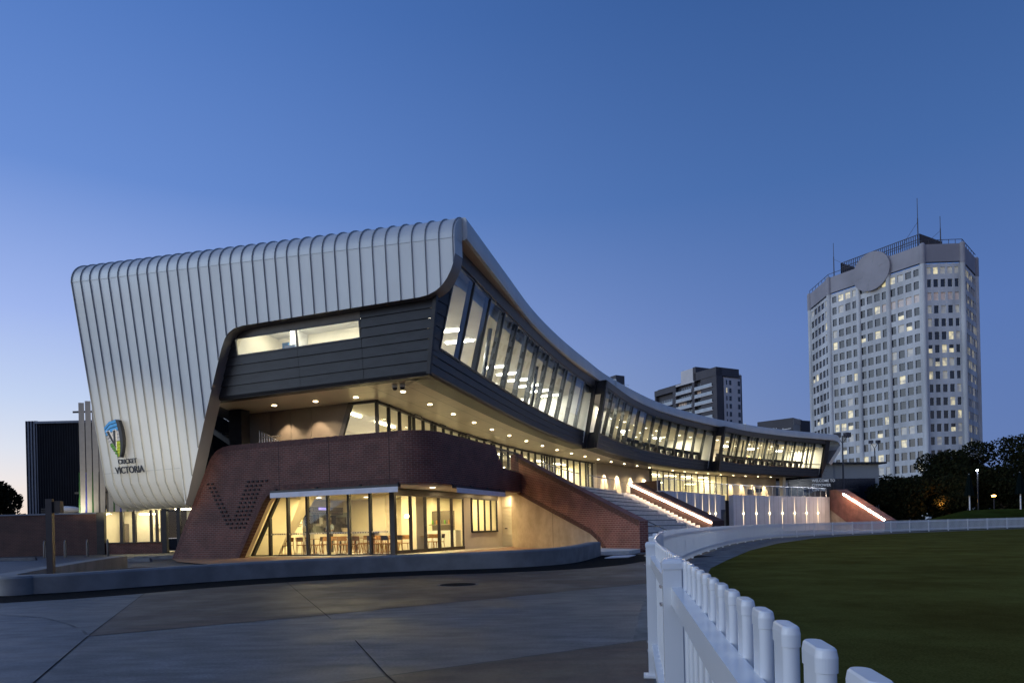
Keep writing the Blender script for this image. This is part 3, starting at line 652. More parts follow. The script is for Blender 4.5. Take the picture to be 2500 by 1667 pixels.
# rounded corner of the band
cc, rad = (-1.25, .25), 1.35
arc_ = [(cc[0] - rad * math.sin(R(a)), cc[1] + rad * math.cos(R(a))) for a in range(0, 91, 9)]
for (s0, n0), (s1, n1), i in zip(arc_, arc_[1:], range(99)):
    l0, l1 = rad * R(9 * i), rad * R(9 * (i + 1))
    b.face([B(s0, n0, 2.92), B(s1, n1, 2.92), B(s1, n1, 5.02), B(s0, n0, 5.02)], 'brick', [(l0, 2.92), (l1, 2.92), (l1, 5.02), (l0, 5.02)])
    k0, k1 = .74, .74
    i0 = (cc[0] - (rad - .35) * math.sin(R(9 * i)), cc[1] + (rad - .35) * math.cos(R(9 * i))); i1 = (cc[0] - (rad - .35) * math.sin(R(9 * i + 9)), cc[1] + (rad - .35) * math.cos(R(9 * i + 9)))
    b.face([B(s0, n0, 5.02), B(s1, n1, 5.02), B(*i1, 5.02), B(*i0, 5.02)], 'brick'); b.face([B(s0, n0, 2.92), B(s1, n1, 2.92), B(*i1, 2.92), B(*i0, 2.92)][::-1], 'soldier')
# side of the band
side = [(.25, 2.92), (.25, 5.02), (-5.2, 5.02), (-5.55, 4.55), (-6.2, 3.98), (-8.75, 3.92), (-8.75, 2.92)]
prism(b, side, lambda u, w_, z: B(-2.6 + w_, u, z), 0, .35, 'brick')
band = b.build('brick_band', pav)
b = MB()   # soldier course edging, movement joints and recess-shade blocks stay on the band
for (s0, z0), (s1, z1) in list(zip(out, out[1:]))[:5] + list(zip(out, out[1:]))[8:12]:
    L_ = math.dist((s0, z0), (s1, z1)); n_ = max(1, int(L_ / .09))
    dx, dz = (s1 - s0) / L_, (z1 - z0) / L_; nx_, nz_ = (-dz, dx)
    cx, cz = 7.5, 3.0
    sg = 1
    if (s0, z0) in out[:6]: sg = 1 if (nx_ * (7.6 - s0) + nz_ * (2 - z0)) > 0 else -1
    else: sg = 1 if (nx_ * (7.6 - s0) + nz_ * (3.6 - z0)) > 0 else -1
    for i in range(n_):
        a_, c_ = L_ * i / n_ + .006, L_ * (i + 1) / n_ - .006
        pts = [(s0 + dx * a_, z0 + dz * a_), (s0 + dx * c_, z0 + dz * c_), (s0 + dx * c_ + nx_ * sg * .22, z0 + dz * c_ + nz_ * sg * .22), (s0 + dx * a_ + nx_ * sg * .22, z0 + dz * a_ + nz_ * sg * .22)]
        b.face([B(s_, 1.606, z_) for s_, z_ in pts], 'soldier')
i = 7.2
while i > -1.25:
    for z0, z1 in ((4.80, 5.02), (2.92, 3.14)):
        if z0 > 4 or i < 4.5: b.face([B(i, 1.606, z0), B(i - .075, 1.606, z0), B(i - .075, 1.606, z1), B(i, 1.606, z1)], 'soldier')
    i -= .087
for s_ in (4.6, 2.0, -.9): b.face([B(s_, 1.607, 2.92), B(s_ - .02, 1.607, 2.92), B(s_ - .02, 1.607, 5.02), B(s_, 1.607, 5.02)], 'brickhole')
b.build('soldier_course', band); b = MB()
for r_ in range(12):  # dark raised blocks stand for the shade in recessed header bricks
    z = 3.36 - .1805 * r_
    for k in range(2):
        if r_ > 10: break
        s_ = 8.58 - .25 * k - .105 * r_; b.box(B(s_, 1.615, z), (.115, .05, .078), 'brickhole', BRZ); b.build('recess_shade_block', band); b = MB()
    for k in range(5 if r_ == 0 else 4):
        s_ = 6.27 - .25 * k + .095 * r_
        if s_ < 6.93 - z * .59 + .15 or (r_ in (9, 10) and k == 0 and False): continue
        if r_ > 8 and abs(s_ - (8.33 - .105 * r_)) < .1: continue
        b.box(B(s_, 1.615, z), (.115, .05, .078), 'brickhole', BRZ); b.build('recess_shade_block', band); b = MB()
# slanted beige reveal inside the leg
b = MB()
rv = [(6.93, 0.03), (5.55, 2.42), (5.25, 2.72), (4.9, 2.88), (4.5, 2.92)]
for p, q_ in zip(rv, rv[1:]):
    b.face([B(p[0], 1.25, p[1]), B(q_[0], 1.25, q_[1]), B(q_[0] + .80, .1, q_[1] ), B(p[0] + .82, .1, p[1])][::-1], 'tan')
    b.face([B(p[0] + .02, 1.3, p[1]), B(q_[0] + .02, 1.3, q_[1]), B(q_[0] + .01, 1.6, q_[1] - .01), B(p[0] + .01, 1.6, p[1])], 'black')  # black strip stands for the shade between brick face and beige reveal
b.build('reveal_lining', pav)
# cafe ceiling / deck slab, floor and inside walls
b = MB()
deck = [B(10, 1.25, 0), B(-1.2, 1.25, 0), B(-2.25, .3, 0), B(-2.25, -8.6, 0), (.4, 36.8, 0), (2.6, 43.5, 0), (5.12, 50.57, 0), (9.37, 59.3, 0), (10.6, 60.3, 0), (7.61, 66, 0), (-6, 48, 0), (-14, 40, 0)]
b.face([(x, y, 3.9) for x, y, _ in deck], 'kerb'); b.face([(x, y, 2.90) for x, y, _ in deck][::-1], 'ceil')
for p, q_ in zip(deck, deck[1:] + deck[:1]): b.face([(p[0], p[1], 2.9), (q_[0], q_[1], 2.9), (q_[0], q_[1], 3.9), (p[0], p[1], 3.9)], 'panel_white')
b.build('deck_slab', pav)
b = MB(); b.face([B(10.2, .9, .04), B(-1.6, 1.0, .04), B(-1.6, -10.8, .04), B(10.2, -10.8, .04)][::-1], 'floor_in'); b.build('cafe_floor', pav)
b = MB()
b.face([B(9.4, -8.5, .04), B(2.7, -8.5, .04), B(2.7, -8.5, 2.9), B(9.4, -8.5, 2.9)], 'cream'); b.face([B(2.7, -8.5, .04), B(2.7, -10.7, .04), B(2.7, -10.7, 2.9), B(2.7, -8.5, 2.9)], 'cream'); b.face([B(2.7, -10.7, .04), B(-.3, -10.7, .04), B(-.3, -10.7, 2.9), B(2.7, -10.7, 2.9)], 'cream')
b.face([B(8.2, -.2, .04), B(8.2, -4.3, .04), B(8.2, -4.3, 2.9), B(8.2, -.2, 2.9)], 'cream'); b.face([B(8.2, -4.3, .04), B(9.4, -4.3, .04), B(9.4, -4.3, 2.9), B(8.2, -4.3, 2.9)], 'cream'); b.face([B(9.4, -4.3, .04), B(9.4, -8.5, .04), B(9.4, -8.5, 2.9), B(9.4, -4.3, 2.9)], 'cream')
for i_, (a_, c_) in enumerate(((.0, .34), (.4, .9), (.0, .5), (.55, .85))): b.box(B(8.19, -3.35 - (a_ + c_) / 2, 1.52 - .1 * (i_ // 2)), (.02, c_ - a_, .05), 'greypanel', BRZ)
b.face([B(6.9, -.9, .04), B(8.2, -2.6, .04), B(5.9, -2.6, 2.9), B(5.4, -.9, 2.9)], 'cream')
b.hexa([B(2.9, -4.0, .04), B(3.7, -4.0, .04), B(3.7, -4.6, .04), B(2.9, -4.6, .04)], [B(2.9, -4.0, 2.9), B(3.7, -4.0, 2.9), B(3.7, -4.6, 2.9), B(2.9, -4.6, 2.9)], 'cream')
b.hexa([B(.7, -3.2, .04), B(1.5, -3.2, .04), B(1.5, -3.9, .04), B(.7, -3.9, .04)], [B(.7, -3.2, 2.9), B(1.5, -3.2, 2.9), B(1.5, -3.9, 2.9), B(.7, -3.9, 2.9)], 'cream')
b.build('cafe_walls', pav)
b = MB()   # kitchen opening, bulkhead, counter
b.face([B(9.36, -5.6, .95), B(9.36, -8.46, .95), B(9.36, -8.46, 2.2), B(9.36, -5.6, 2.2)], 'kitchen'); b.face([B(9.36, -8.46, .95), B(8.3, -8.46, .95), B(8.3, -8.46, 2.2), B(9.36, -8.46, 2.2)], 'kitchen')
rk = random.Random(4)
for i in range(9): b.box(B(9.2, -5.8 - .31 * i, 1.1 + .28 * rk.random() * 3), (.2, .26, .3 + .3 * rk.random()), ['steel', 'darker', 'kitchen', 'black', 'white'][i % 5], BRZ)
b.box(B(9.3, -6.2, 1.55), (.08, .6, 1.0), 'black', BRZ); b.box(B(9.3, -7.0, 1.7), (.08, .55, .5), 'white', BRZ)
b.box(B(8.9, -7.0, 2.36), (.7, 2.7, .3), 'bronze', BRZ); b.box(B(8.6, -7.0, 2.14), (.1, 2.7, .1), 'black', BRZ)
b.box(B(9.25, -8.0, 1.5), (.06, .9, .9), 'photo', BRZ); b.face([B(9.2, -8.44, 1.05), B(8.4, -8.44, 1.05), B(8.4, -8.44, 1.95), B(9.2, -8.44, 1.95)], 'photo')
b.build('kitchen', pav)
b = MB(); b.box(B(8.53, -6.6, 2.40), (.04, 1.0, .14), 'menu', BRZ); b.build('menu_screen', pav)
b = MB(); b.hexa([B(8.3, -4.6, .04), B(7.7, -4.6, .04), B(7.7, -8.0, .04), B(8.3, -8.0, .04)], [B(8.3, -4.6, 1.02), B(7.7, -4.6, 1.02), B(7.7, -8.0, 1.02), B(8.3, -8.0, 1.02)], 'cream'); b.box(B(8.0, -6.3, 1.05), (.75, 3.5, .05), 'white', BRZ)
b.build('counter', pav)
b = MB()   # bar back on the right side
b.face([B(-.0, -1.0, 1.05), B(-.0, -5.6, 1.05), B(-.0, -5.6, 2.2), B(-.0, -1.0, 2.2)], 'greypanel') if False else None
b.face([B(2.7, -8.4, .9), B(1.3, -8.4, .9), B(1.3, -8.4, 2.1), B(2.7, -8.4, 2.1)], 'greypanel'); b.box(B(2.0, -8.1, 1.35), (1.3, .3, .04), 'steel', BRZ); b.box(B(1.8, -8.0, .52), (1.8, .6, 1.02), 'white', BRZ)
for i in range(5): b.box(B(2.5 - .25 * i, -8.1, 1.48), (.07, .07, .22), ['green', 'wood', 'steel'][i % 3], BRZ)
b.build('bar_back', pav)
for s_, n_ in ((6.2, -1.6), (4.4, -1.8), (2.4, -1.8), (.9, -1.7), (5.2, -5.8), (3.0, -5.2), (1.0, -5.4), (2.0, -7.6), (1.2, -9.6), (7.2, -4.4)):
    b = MB(); b.disc(B(s_, n_, 2.885), .13, 'downcool'); b.build('downlight', pav)
    lamp('cafe_lamp', 'AREA', B(s_, n_, 2.86), 105, (1.0, .76, .34), pav, shape='DISK', size=.25)
b = MB(); b.box(B(.55, -2.2, 1.72), (.28, .12, .12), 'sconce', BRZ); b.build('wall_lamp', pav)
lamp('wall_lamp_light', 'POINT', B(.55, -2.0, 1.75), 16, (1, .8, .45), pav, shadow_soft_size=.08)
# front glazing
b = MB()
for i, s_ in enumerate([0.0, 1.1, 2.2, 3.3, 4.42, 5.5, 6.55]):
    zt_ = 2.78 if s_ < 5.9 else lerp(2.66, 0, (s_ - 6.02) / 1.56)
    wd = .24 if i == 0 else .10
    b.box(B(s_ if i else -.02, 0, .04 + (zt_ - .04) / 2), (wd, .16, zt_ - .04), 'darker', BRZ)
b.bar(B(7.62, 0, .04), B(6.0, 0, 2.78), .12, .16, 'darker', up=(NX[0], NX[1], 0))
b.bar(B(7.6, 0, .06), B(-.1, 0, .06), .12, .06, 'darker'); b.bar(B(6.0, 0, 2.84), B(-.1, 0, 2.84), .14, .13, 'bronze')
sf = b.build('shopfront', pav)
ed = [-.0, 1.1, 2.2, 3.3, 4.42, 5.5]
for s0, s1 in zip(ed, ed[1:]):
    b = MB(); b.face([B(s1, .0, .08), B(s0, .0, .08), B(s0, .0, 2.79), B(s1, .0, 2.79)], 'glass'); b.build('pane', sf)
b = MB(); b.face([B(7.55, .0, .08), B(5.5, .0, .08), B(5.5, .0, 2.79), B(6.0, .0, 2.79)], 'glass'); b.build('pane', sf)
b = MB()
s_ = 6.8
while s_ > .1:
    b.face([B(s_, .012, 1.0), B(s_ - .09, .012, 1.0), B(s_ - .09, .012, 1.07), B(s_, .012, 1.07)], 'frit'); s_ -= .13
b.build('safety_strip', sf)
# folding doors along the side
Fd = lambda t, o, z: B(lerp(0, -.36, t / 6.1) - o, -t, z)
for i in range(5):
    b = MB(); t0, t1 = .16 + 1.19 * i, .16 + 1.19 * (i + 1)
    for t_ in (t0 + .05, t1 - .05): b.bar(Fd(t_, 0, .06), Fd(t_, 0, 2.66), .09, .09, 'bronze', up=(1, 0, 0))
    b.bar(Fd(t0, 0, .14), Fd(t1, 0, .14), .09, .16, 'bronze'); b.bar(Fd(t0, 0, 2.62), Fd(t1, 0, 2.62), .09, .09, 'bronze')
    fd = b.build('folding_door', pav)
    b = MB(); b.face([Fd(t0 + .1, 0, .2), Fd(t1 - .1, 0, .2), Fd(t1 - .1, 0, 2.58), Fd(t0 + .1, 0, 2.58)], 'glass'); b.build('pane', fd)
    if i in (1, 3): b = MB(); b.box(Fd(t1 - .06, .08, 1.1), (.05, .05, .28), 'black', BRZ); b.build('handle', fd)
b = MB(); b.bar(Fd(.0, .0, 2.78), Fd(9.9, .0, 2.78), .16, .22, 'bronze'); b.build('door_head', pav)
# servery window and the wall round it
b = MB()
for z_ in (.92, 2.64): b.bar(Fd(6.9, .02, z_), Fd(9.85, .02, z_), .12, .09, 'darker')
for i in range(5): b.bar(Fd(6.93 + .72 * i, .02, .92), Fd(6.93 + .72 * i, .02, 2.64), .09, .1, 'darker', up=(1, 0, 0))
sv = b.build('servery_window', pav)
for i in range(4):
    b = MB(); b.face([Fd(6.98 + .72 * i, .02, .97), Fd(7.6 + .72 * i, .02, .97), Fd(7.6 + .72 * i, .02, 2.6), Fd(6.98 + .72 * i, .02, 2.6)], 'glass'); b.build('pane', sv)
b = MB()
b.hexa([Fd(6.2, .0, .04), Fd(9.9, .0, .04), Fd(9.9, -.15, .04), Fd(6.2, -.15, .04)], [Fd(6.2, .0, .88), Fd(9.9, .0, .88), Fd(9.9, -.15, .88), Fd(6.2, -.15, .88)], 'cream')
b.hexa([Fd(6.12, .0, .04), Fd(6.9, .0, .04), Fd(6.9, -.15, .04), Fd(6.12, -.15, .04)], [Fd(6.12, .0, 2.7), Fd(6.9, .0, 2.7), Fd(6.9, -.15, 2.7), Fd(6.12, -.15, 2.7)], 'cream')
b.hexa([Fd(9.9, .0, .04), Fd(10.9, .0, .04), Fd(10.9, -.15, .04), Fd(9.9, -.15, .04)], [Fd(9.9, .0, 2.88), Fd(10.9, .0, 2.88), Fd(10.9, -.15, 2.88), Fd(9.9, -.15, 2.88)], 'cream')
sh0, sh1 = Vector((-1.02, 39.05)), Vector((.1, 37.6)); FS, LS = line_frame(sh0, sh1)
for u0, u1, z0, z1 in ((-.3, .12, .04, 2.9), (LS - .1, LS + .3, .04, 2.9), (.12, LS - .1, 2.25, 2.9)):
    b.hexa([FS(u0, 0, z0), FS(u1, 0, z0), FS(u1, -.2, z0), FS(u0, -.2, z0)], [FS(u0, 0, z1), FS(u1, 0, z1), FS(u1, -.2, z1), FS(u0, -.2, z1)], 'cream')
b.build('servery_wall', pav)
b = MB(); z_ = .05
while z_ < 2.24:
    b.face([FS(.12, -.06, z_), FS(LS - .1, -.06, z_), FS(LS - .1, -.03, z_ + .04), FS(.12, -.03, z_ + .04)], 'cream'); b.face([FS(.12, -.03, z_ + .04), FS(LS - .1, -.03, z_ + .04), FS(LS - .1, -.06, z_ + .075), FS(.12, -.06, z_ + .075)], 'cream'); z_ += .075
b.box(FS(LS * .62, .0, 1.05), (.14, .05, .05), 'black', 0)
b.build('roller_shutter', pav)
b = MB()
for n_ in (-1.2, -4.6, -7.6):
    b.disc(B(-1.3, n_, 2.895), .13, 'downcool')
b.build('canopy_downlight', pav)
for n_ in (-1.2, -4.6, -7.6, -9.6): lamp('canopy_lamp', 'AREA', B(-1.15, n_, 2.87), 34, (1.0, .74, .40), pav, shape='DISK', size=.2)
# awnings rolled up under the band
for F_, a0, a1 in ((lambda t, o, z: B(t, 1.62 + o, z), 4.85, -1.45), (lambda t, o, z: B(-2.62 - o, -t, z), .35, 5.6)):
    b = MB(); b.bar(F_(a0, .16, 2.83), F_(a1, .16, 2.83), .2, .12, 'darker')
    for f_ in (.02, .36, .7, .98): b.bar(F_(lerp(a0, a1, f_), .0, 2.96), F_(lerp(a0, a1, f_), .16, 2.84), .06, .06, 'darker')
    aw = b.build('awning', pav)
    b = MB()
    nseg = 24
    for i in range(nseg):
        u0, u1 = lerp(a0, a1, i / nseg), lerp(a0, a1, (i + 1) / nseg)
        w0, w1 = .28 + .012 * math.sin(i * 1.7), .28 + .012 * math.sin((i + 1) * 1.7)
        b.face([F_(u0, w0, 2.58), F_(u1, w1, 2.58), F_(u1, .27, 2.79), F_(u0, .27, 2.79)], 'canvas'); b.face([F_(u0, .27, 2.79), F_(u1, .27, 2.79), F_(u1, .16, 2.86), F_(u0, .16, 2.86)], 'canvas')
    b.build('valance', aw)
# ---------------- level one: glazing, walls, rooms behind -----------------
def wallc(b, cv, t0, t1, n, o, z0, z1, mat, flip=False):
    for i in range(n):
        a, c = lerp(t0, t1, i / n), lerp(t0, t1, (i + 1) / n)
        f = [cv.off(a, o, z0), cv.off(c, o, z0), cv.off(c, o, z1), cv.off(a, o, z1)]
        b.face(f[::-1] if flip else f, mat)
def floorc(b, cv, t0, t1, n, o0, o1, z, mat, down=False):
    for i in range(n):
        a, c = lerp(t0, t1, i / n), lerp(t0, t1, (i + 1) / n)
        f = [cv.off(a, o0, z), cv.off(c, o0, z), cv.off(c, o1, z), cv.off(a, o1, z)]
        b.face(f if down else f[::-1], mat)
Z1 = 3.92
random.seed(3)
b = MB(); pos = [0.]
while pos[-1] < L1.L - .6: pos.append(pos[-1] + random.choice([1.25, 1.25, 1.25, .5]))
pos[-1] = L1.L
for t_ in pos: b.bar(L1.off(t_, 0, Z1), L1.off(t_, 0, 7.0), .09, .16, 'darker', up=(L1.T(t_).y, -L1.T(t_).x, 0))
sweep(b, L1, 0, L1.L, 24, [(-.06, 6.86), (.06, 6.86), (.06, 6.99), (-.06, 6.99)], 'darker'); sweep(b, L1, 0, L1.L, 24, [(-.06, Z1), (.06, Z1), (.06, Z1 + .1), (-.06, Z1 + .1)], 'darker')
for t_ in pos[3::4]: b.bar(L1.off(t_, .3, 6.9), L1.off(t_ + .8, .3, 6.9), .08, .06, 'darker')
g1 = b.build('level_one_glazing', pav)
for a, c in zip(pos, pos[1:]):
    b = MB(); b.face([L1.off(a, 0, Z1), L1.off(c, 0, Z1), L1.off(c, 0, 6.95), L1.off(a, 0, 6.95)], 'glass'); b.build('pane', g1)
# front glass corner, slanted frame and grey panels
b = MB()
b.bar(B(4.12, -1.4, Z1), B(2.93, -1.4, 7.0), .22, .14, 'bronze', up=(NX[0], NX[1], 0)); b.bar(B(3.0, -1.4, 6.94), B(1.57, -1.4, 6.94), .1, .12, 'darker'); b.bar((-5.99, 30.92, Z1), (-5.99, 30.92, 7), .1, .1, 'darker', up=(1, 0, 0))
fw = b.build('corner_window', pav)
b = MB(); b.face([B(4.05, -1.4, Z1), (-5.99, 30.92, Z1), (-5.99, 30.92, 6.95), B(2.95, -1.4, 6.95)], 'glass'); b.build('pane', fw)
b = MB()
for s0, s1 in ((5.2, 4.2), (6.4, 5.22), (7.6, 6.42), (9.4, 7.62)):
    top0, top1 = s0, (3.0 if s1 == 4.2 else s1)
    b.hexa([B(s0, -1.42, Z1), B(s1, -1.42, Z1), B(s1, -1.55, Z1), B(s0, -1.55, Z1)], [B(top0, -1.42, 7.0), B(top1, -1.42, 7.0), B(top1, -1.55, 7.0), B(top0, -1.55, 7.0)], 'greypanel')
b.build('entry_panels', pav)
for s_ in (4.75, 6.55): lamp('wall_washer', 'SPOT', B(s_, -.80, 6.85), 420, (1.0, .74, .46), pav, target=B(s_, -1.15, 4.3), spot_size=R(84), spot_blend=.5, shadow_soft_size=.04)
# stair with balustrades behind the silver leg
b = MB(); b.box(B(8.7, -.5, 5.4), (.75, .55, 3.3), 'dark', BRZ); b.build('column', pav)
b = MB()
for i in range(10): b.box(B(9.1 + .28 * i, -2.6, 4.9 + .17 * i), (.3, 1.4, .06), 'darker', BRZ)
b.bar(B(9.0, -1.9, 4.75), B(11.9, -1.9, 6.5), .06, .26, 'black'); st = b.build('stair', pav)
b = MB()
b.bar(B(7.9, -.95, 6.05), B(5.55, -.95, 4.85), .05, .05, 'steel'); b.bar(B(7.9, -.95, 5.7), B(6.6, -.95, 5.7), .04, .04, 'steel')
for i in range(17):
    s_ = 7.9 - .15 * i; zt_ = 6.05 - .51 * .15 * i; b.bar(B(s_, -.95, 4.2), B(s_, -.95, zt_), .02, .02, 'steel', up=(1, 0, 0))
b.bar(B(6.6, -1.2, 5.3), B(5.0, -1.2, 5.3), .04, .04, 'steel'); b.bar(B(5.0, -1.2, 5.3), B(4.2, -1.2, 4.95), .04, .04, 'steel')
b.bar(B(9.1, -1.8, 5.9), B(11.9, -1.8, 7.6), .04, .04, 'steel')
for i in range(20):
    s_ = 9.1 + .14 * i; b.bar(B(s_, -1.8, 4.9 + .085 * i), B(s_, -1.8, 5.9 + .085 * i), .018, .018, 'black', up=(1, 0, 0))
b.build('stair_balustrade', pav)
# rooms behind: back wall, floor, ceiling
b = MB()
wallc(b, L1, 3, L1.L, 20, -5.5, Z1, 7.0, 'cream'); floorc(b, L1, 2.2, L1.L, 20, -.05, -5.5, 6.93, 'ceil', True); floorc(b, L1, 2.2, L1.L, 20, -.05, -5.5, Z1 + .01, 'floor_in')
b.face([L1.off(3, -5.5, Z1), B(5.3, -1.6, Z1), B(5.3, -1.6, 7), L1.off(3, -5.5, 7)], 'cream'); b.face([(-5.95, 31, 6.93), L1.off(2.2, -.05, 6.93), L1.off(2.2, -5.5, 6.93), B(5.3, -1.6, 6.93)], 'ceil')
for t_ in (9., 18., 27.): b.hexa([L1.off(t_, -1.5, Z1), L1.off(t_ + .5, -1.5, Z1), L1.off(t_ + .5, -2, Z1), L1.off(t_, -2, Z1)], [L1.off(t_, -1.5, 6.9), L1.off(t_ + .5, -1.5, 6.9), L1.off(t_ + .5, -2, 6.9), L1.off(t_, -2, 6.9)], 'cream')
for cv_, te_ in ((L1, L1.L - .1), (L1c, .1), (L1c, L1c.L - .1)): b.face([cv_.off(te_, -.1, Z1), cv_.off(te_, -6, Z1), cv_.off(te_, -6, 7), cv_.off(te_, -.1, 7)], 'cream')
wallc(b, L1c, 0, L1c.L, 10, -6, Z1, 7.0, 'cream'); floorc(b, L1c, 0, L1c.L, 10, -.05, -6, 6.93, 'ceil', True); floorc(b, L1c, 0, L1c.L, 10, -.05, -6, Z1 + .01, 'floor_in')
b.build('level_one_rooms', pav)
for cv, n_ in ((L1, 9), (L1c, 5)):
    for i in range(n_):
        t_ = cv.L * (i + .5) / n_
        b = MB(); b.bar(cv.off(t_ - 1.1, -2.4, 6.86), cv.off(t_ + 1.1, -2.4, 6.86), .16, .05, 'cove'); b.build('cove_light', pav)
        if i % 2 == 0: b = MB(); b.bar(cv.off(t_ - .5, -4.6, 6.2), cv.off(t_ + .9, -4.2, 6.2), .5, .05, 'cove'); b.build('cove_light', pav)
for cv, n_, o_ in ((L1, 9, -2.6), (L1c, 5, -3)):
    for i in range(n_): x, y = cv.off(cv.L * (i + .7) / n_, o_); lamp('room_lamp', 'AREA', (x, y, 6.8), 220, (1.0, .84, .48), pav, shape='DISK', size=.5)
# beige wall with scallops, far glazing, far wall
b = MB()
for cv in (L1b, L1d):
    sweep(b, cv, 0, cv.L, 8, [(0, Z1), (0, 7.0), (-.3, 7.0), (-.3, Z1)], 'wallbeige')
    b.build('terrace_wall', pav); b = MB()
FJ, LJ = line_frame(L1.P(L1.L), L1b.P(0)); b.hexa([FJ(0, 0, Z1), FJ(LJ, 0, Z1), FJ(LJ, -.2, Z1), FJ(0, -.2, Z1)], [FJ(0, 0, 7), FJ(LJ, 0, 7), FJ(LJ, -.2, 7), FJ(0, -.2, 7)], 'cream')
b.build('terrace_wall', pav)
for i in range(4):
    t_ = L1b.L * (.14 + .25 * i); lamp('wall_washer', 'SPOT', L1b.off(t_, .42, 6.55), 1500, (1.0, .78, .50), pav, target=L1b.off(t_, .0, 4.0), spot_size=R(52), spot_blend=.15, shadow_soft_size=.04)
for i in range(4):
    t_ = L1d.L * (.06 + .235 * i); lamp('wall_washer', 'SPOT', L1d.off(t_, .42, 6.55), 1500, (1.0, .74, .40), pav, target=L1d.off(t_, .0, 4.0), spot_size=R(52), spot_blend=.15, shadow_soft_size=.04)
b = MB(); n_ = 13
for i in range(n_ + 1):
    t_ = L1c.L * i / n_; b.bar(L1c.off(t_, 0, Z1), L1c.off(t_, 0, 7), .1, .12, 'bronze', up=(L1c.T(t_).y, -L1c.T(t_).x, 0))
sweep(b, L1c, 0, L1c.L, 10, [(-.06, 6.88), (.06, 6.88), (.06, 6.99), (-.06, 6.99)], 'bronze')
gc = b.build('level_one_glazing', pav)
for i in range(n_):
    b = MB(); b.face([L1c.off(L1c.L * i / n_, 0, Z1), L1c.off(L1c.L * (i + 1) / n_, 0, Z1), L1c.off(L1c.L * (i + 1) / n_, 0, 6.9), L1c.off(L1c.L * i / n_, 0, 6.9)], 'glass'); b.build('pane', gc)
b = MB()    # posters beside the far doorway
for u, z_, w_, h_ in ((.42, 5.1, 1.4, .7), (.58, 5.3, 1.2, .5), (.66, 5.35, .6, .4)):
    b.bar(L1d.off(L1d.L * u, .03, z_), L1d.off(L1d.L * u + w_, .03, z_), .04, h_, 'darker')
b.build('notice_board', pav)
b = MB(); b.box((36.6, 92.0, 5.45), (.55, .55, 3.1), 'cream', R(30)); b.build('column', pav)
# ---------------- upper storey rooms -----------------
b = MB(); lights = []
for cv, t0, nbay, idx in SEG:
    ta_ = 0 if idx else 2.2
    floorc(b, cv, ta_, cv.L, 16, -.3, -8, 7.3, 'floor_in'); floorc(b, cv, ta_, cv.L, 16, .55, -8, 10.95, 'ceil', True)
    wallc(b, cv, ta_, cv.L, 16, -7.5, 7.3, 10.95, 'white'); wallc(b, cv, .8, cv.L, 16, .5, 10.95, 11.45, 'ceil')
    for t_ in (cv.L - .5,):
        b.face([cv.off(t_, .1, 7.3), cv.off(t_, -8, 7.3), cv.off(t_, -8, 10.95), cv.off(t_, .8, 10.95)], 'white')
b.face([B(6.5, 1.6, 7.3), B(6.5, -.8, 7.3), B(6.5, -.8, 10.2), B(6.5, 2.0, 10.2)], 'cream')
b.face([G1.off(.3, -.3, 10.95), G1.off(2.2, .5, 10.95), G1.off(2.2, -3.5, 10.95), B(-1, 1.2, 10.95)][::-1], 'ceil')
b.face([B(6.5, 2.05, 10.2), B(-.6, 2.05, 10.2), B(-.6, -.8, 10.2), B(6.5, -.8, 10.2)][::-1], 'ceil')
b.face([B(-.6, 1.9, 7.3), B(-.6, -.8, 7.3), B(-.6, -.8, 10.9), B(-.6, 1.9, 10.9)], 'cream')
b.face([B(7.6, -.8, 7.3), B(-.6, -.8, 7.3), B(-.6, -.8, 10.2), B(7.6, -.8, 10.2)], 'cream')
# near rooms of the second segment have pale partitions close behind the glass
b.face([G2.off(1, -.9, 7.3), G2.off(9.2, -.9, 7.3), G2.off(9.2, -.9, 10.95), G2.off(1, -.9, 10.95)], 'white')
b.build('upper_rooms', pav)
for s_ in (5.3, 4.0, 2.2, .6):
    b = MB(); b.box(B(s_, .5, 10.12), (1.3, .3, .06), 'linear', BRZ); b.build('linear_light', pav)
b = MB()
for s_, w_, z_ in ((5.6, .4, 8.85), (3.9, .55, 8.95), (3.5, .5, 8.85), (.4, .45, 8.85)): b.box(B(s_, 1.4, z_ - .5), (w_, .3, 1.2), 'shirt', BRZ)
b.box(B(4.4, 1.2, 9.15), (.35, .05, .3), 'blue', BRZ); b.build('desk_screens', pav)
random.seed(11)
for i in range(13):       # seg 1: linear luminaires in two rows
    t_ = 1.6 + G1.L * i / 13.4
    for o in (-2.3, -4.9):
        if random.random() < .12: continue
        t2 = t_ + (.5 if o < -3 else 0); b = MB(); b.bar(G1.off(t2, o - .75, 10.90), G1.off(t2, o + .75, 10.90), .18, .05, 'linear'); b.build('linear_light', pav)
for cv, rows_, n_ in ((G2, (-1.7, -3.6, -5.6), 12), (G3, (-1.6, -3.6), 10)):
    for i in range(n_):
        for o in rows_:
            t_ = cv.L * (i + .6) / n_
            if cv is G2 and t_ < 10 and o > -2: continue
            x, y = cv.off(t_, o); b = MB(); b.disc((x, y, 10.93), .15, 'downcool'); b.build('downlight', pav)
    for i in range(4):
        t_ = cv.L * (i + .7) / 4.2
        b = MB(); b.bar(cv.off(t_ - .5, -4.4, 10.88), cv.off(t_ + .5, -4.4, 10.88), .5, .05, 'linear'); b.build('linear_light', pav)
for i in range(3): x, y = G2.off(1.8 + 2.8 * i, -.2); lamp('gallery_lamp', 'AREA', (x, y, 10.8), 90, (1.0, .88, .62), pav, shape='DISK', size=.3)
x, y = G3.off(G3.L - 2.0, -1.5); lamp('hall_lamp', 'AREA', (x, y, 10.85), 190, (1.0, .86, .58), pav, shape='DISK', size=.5)
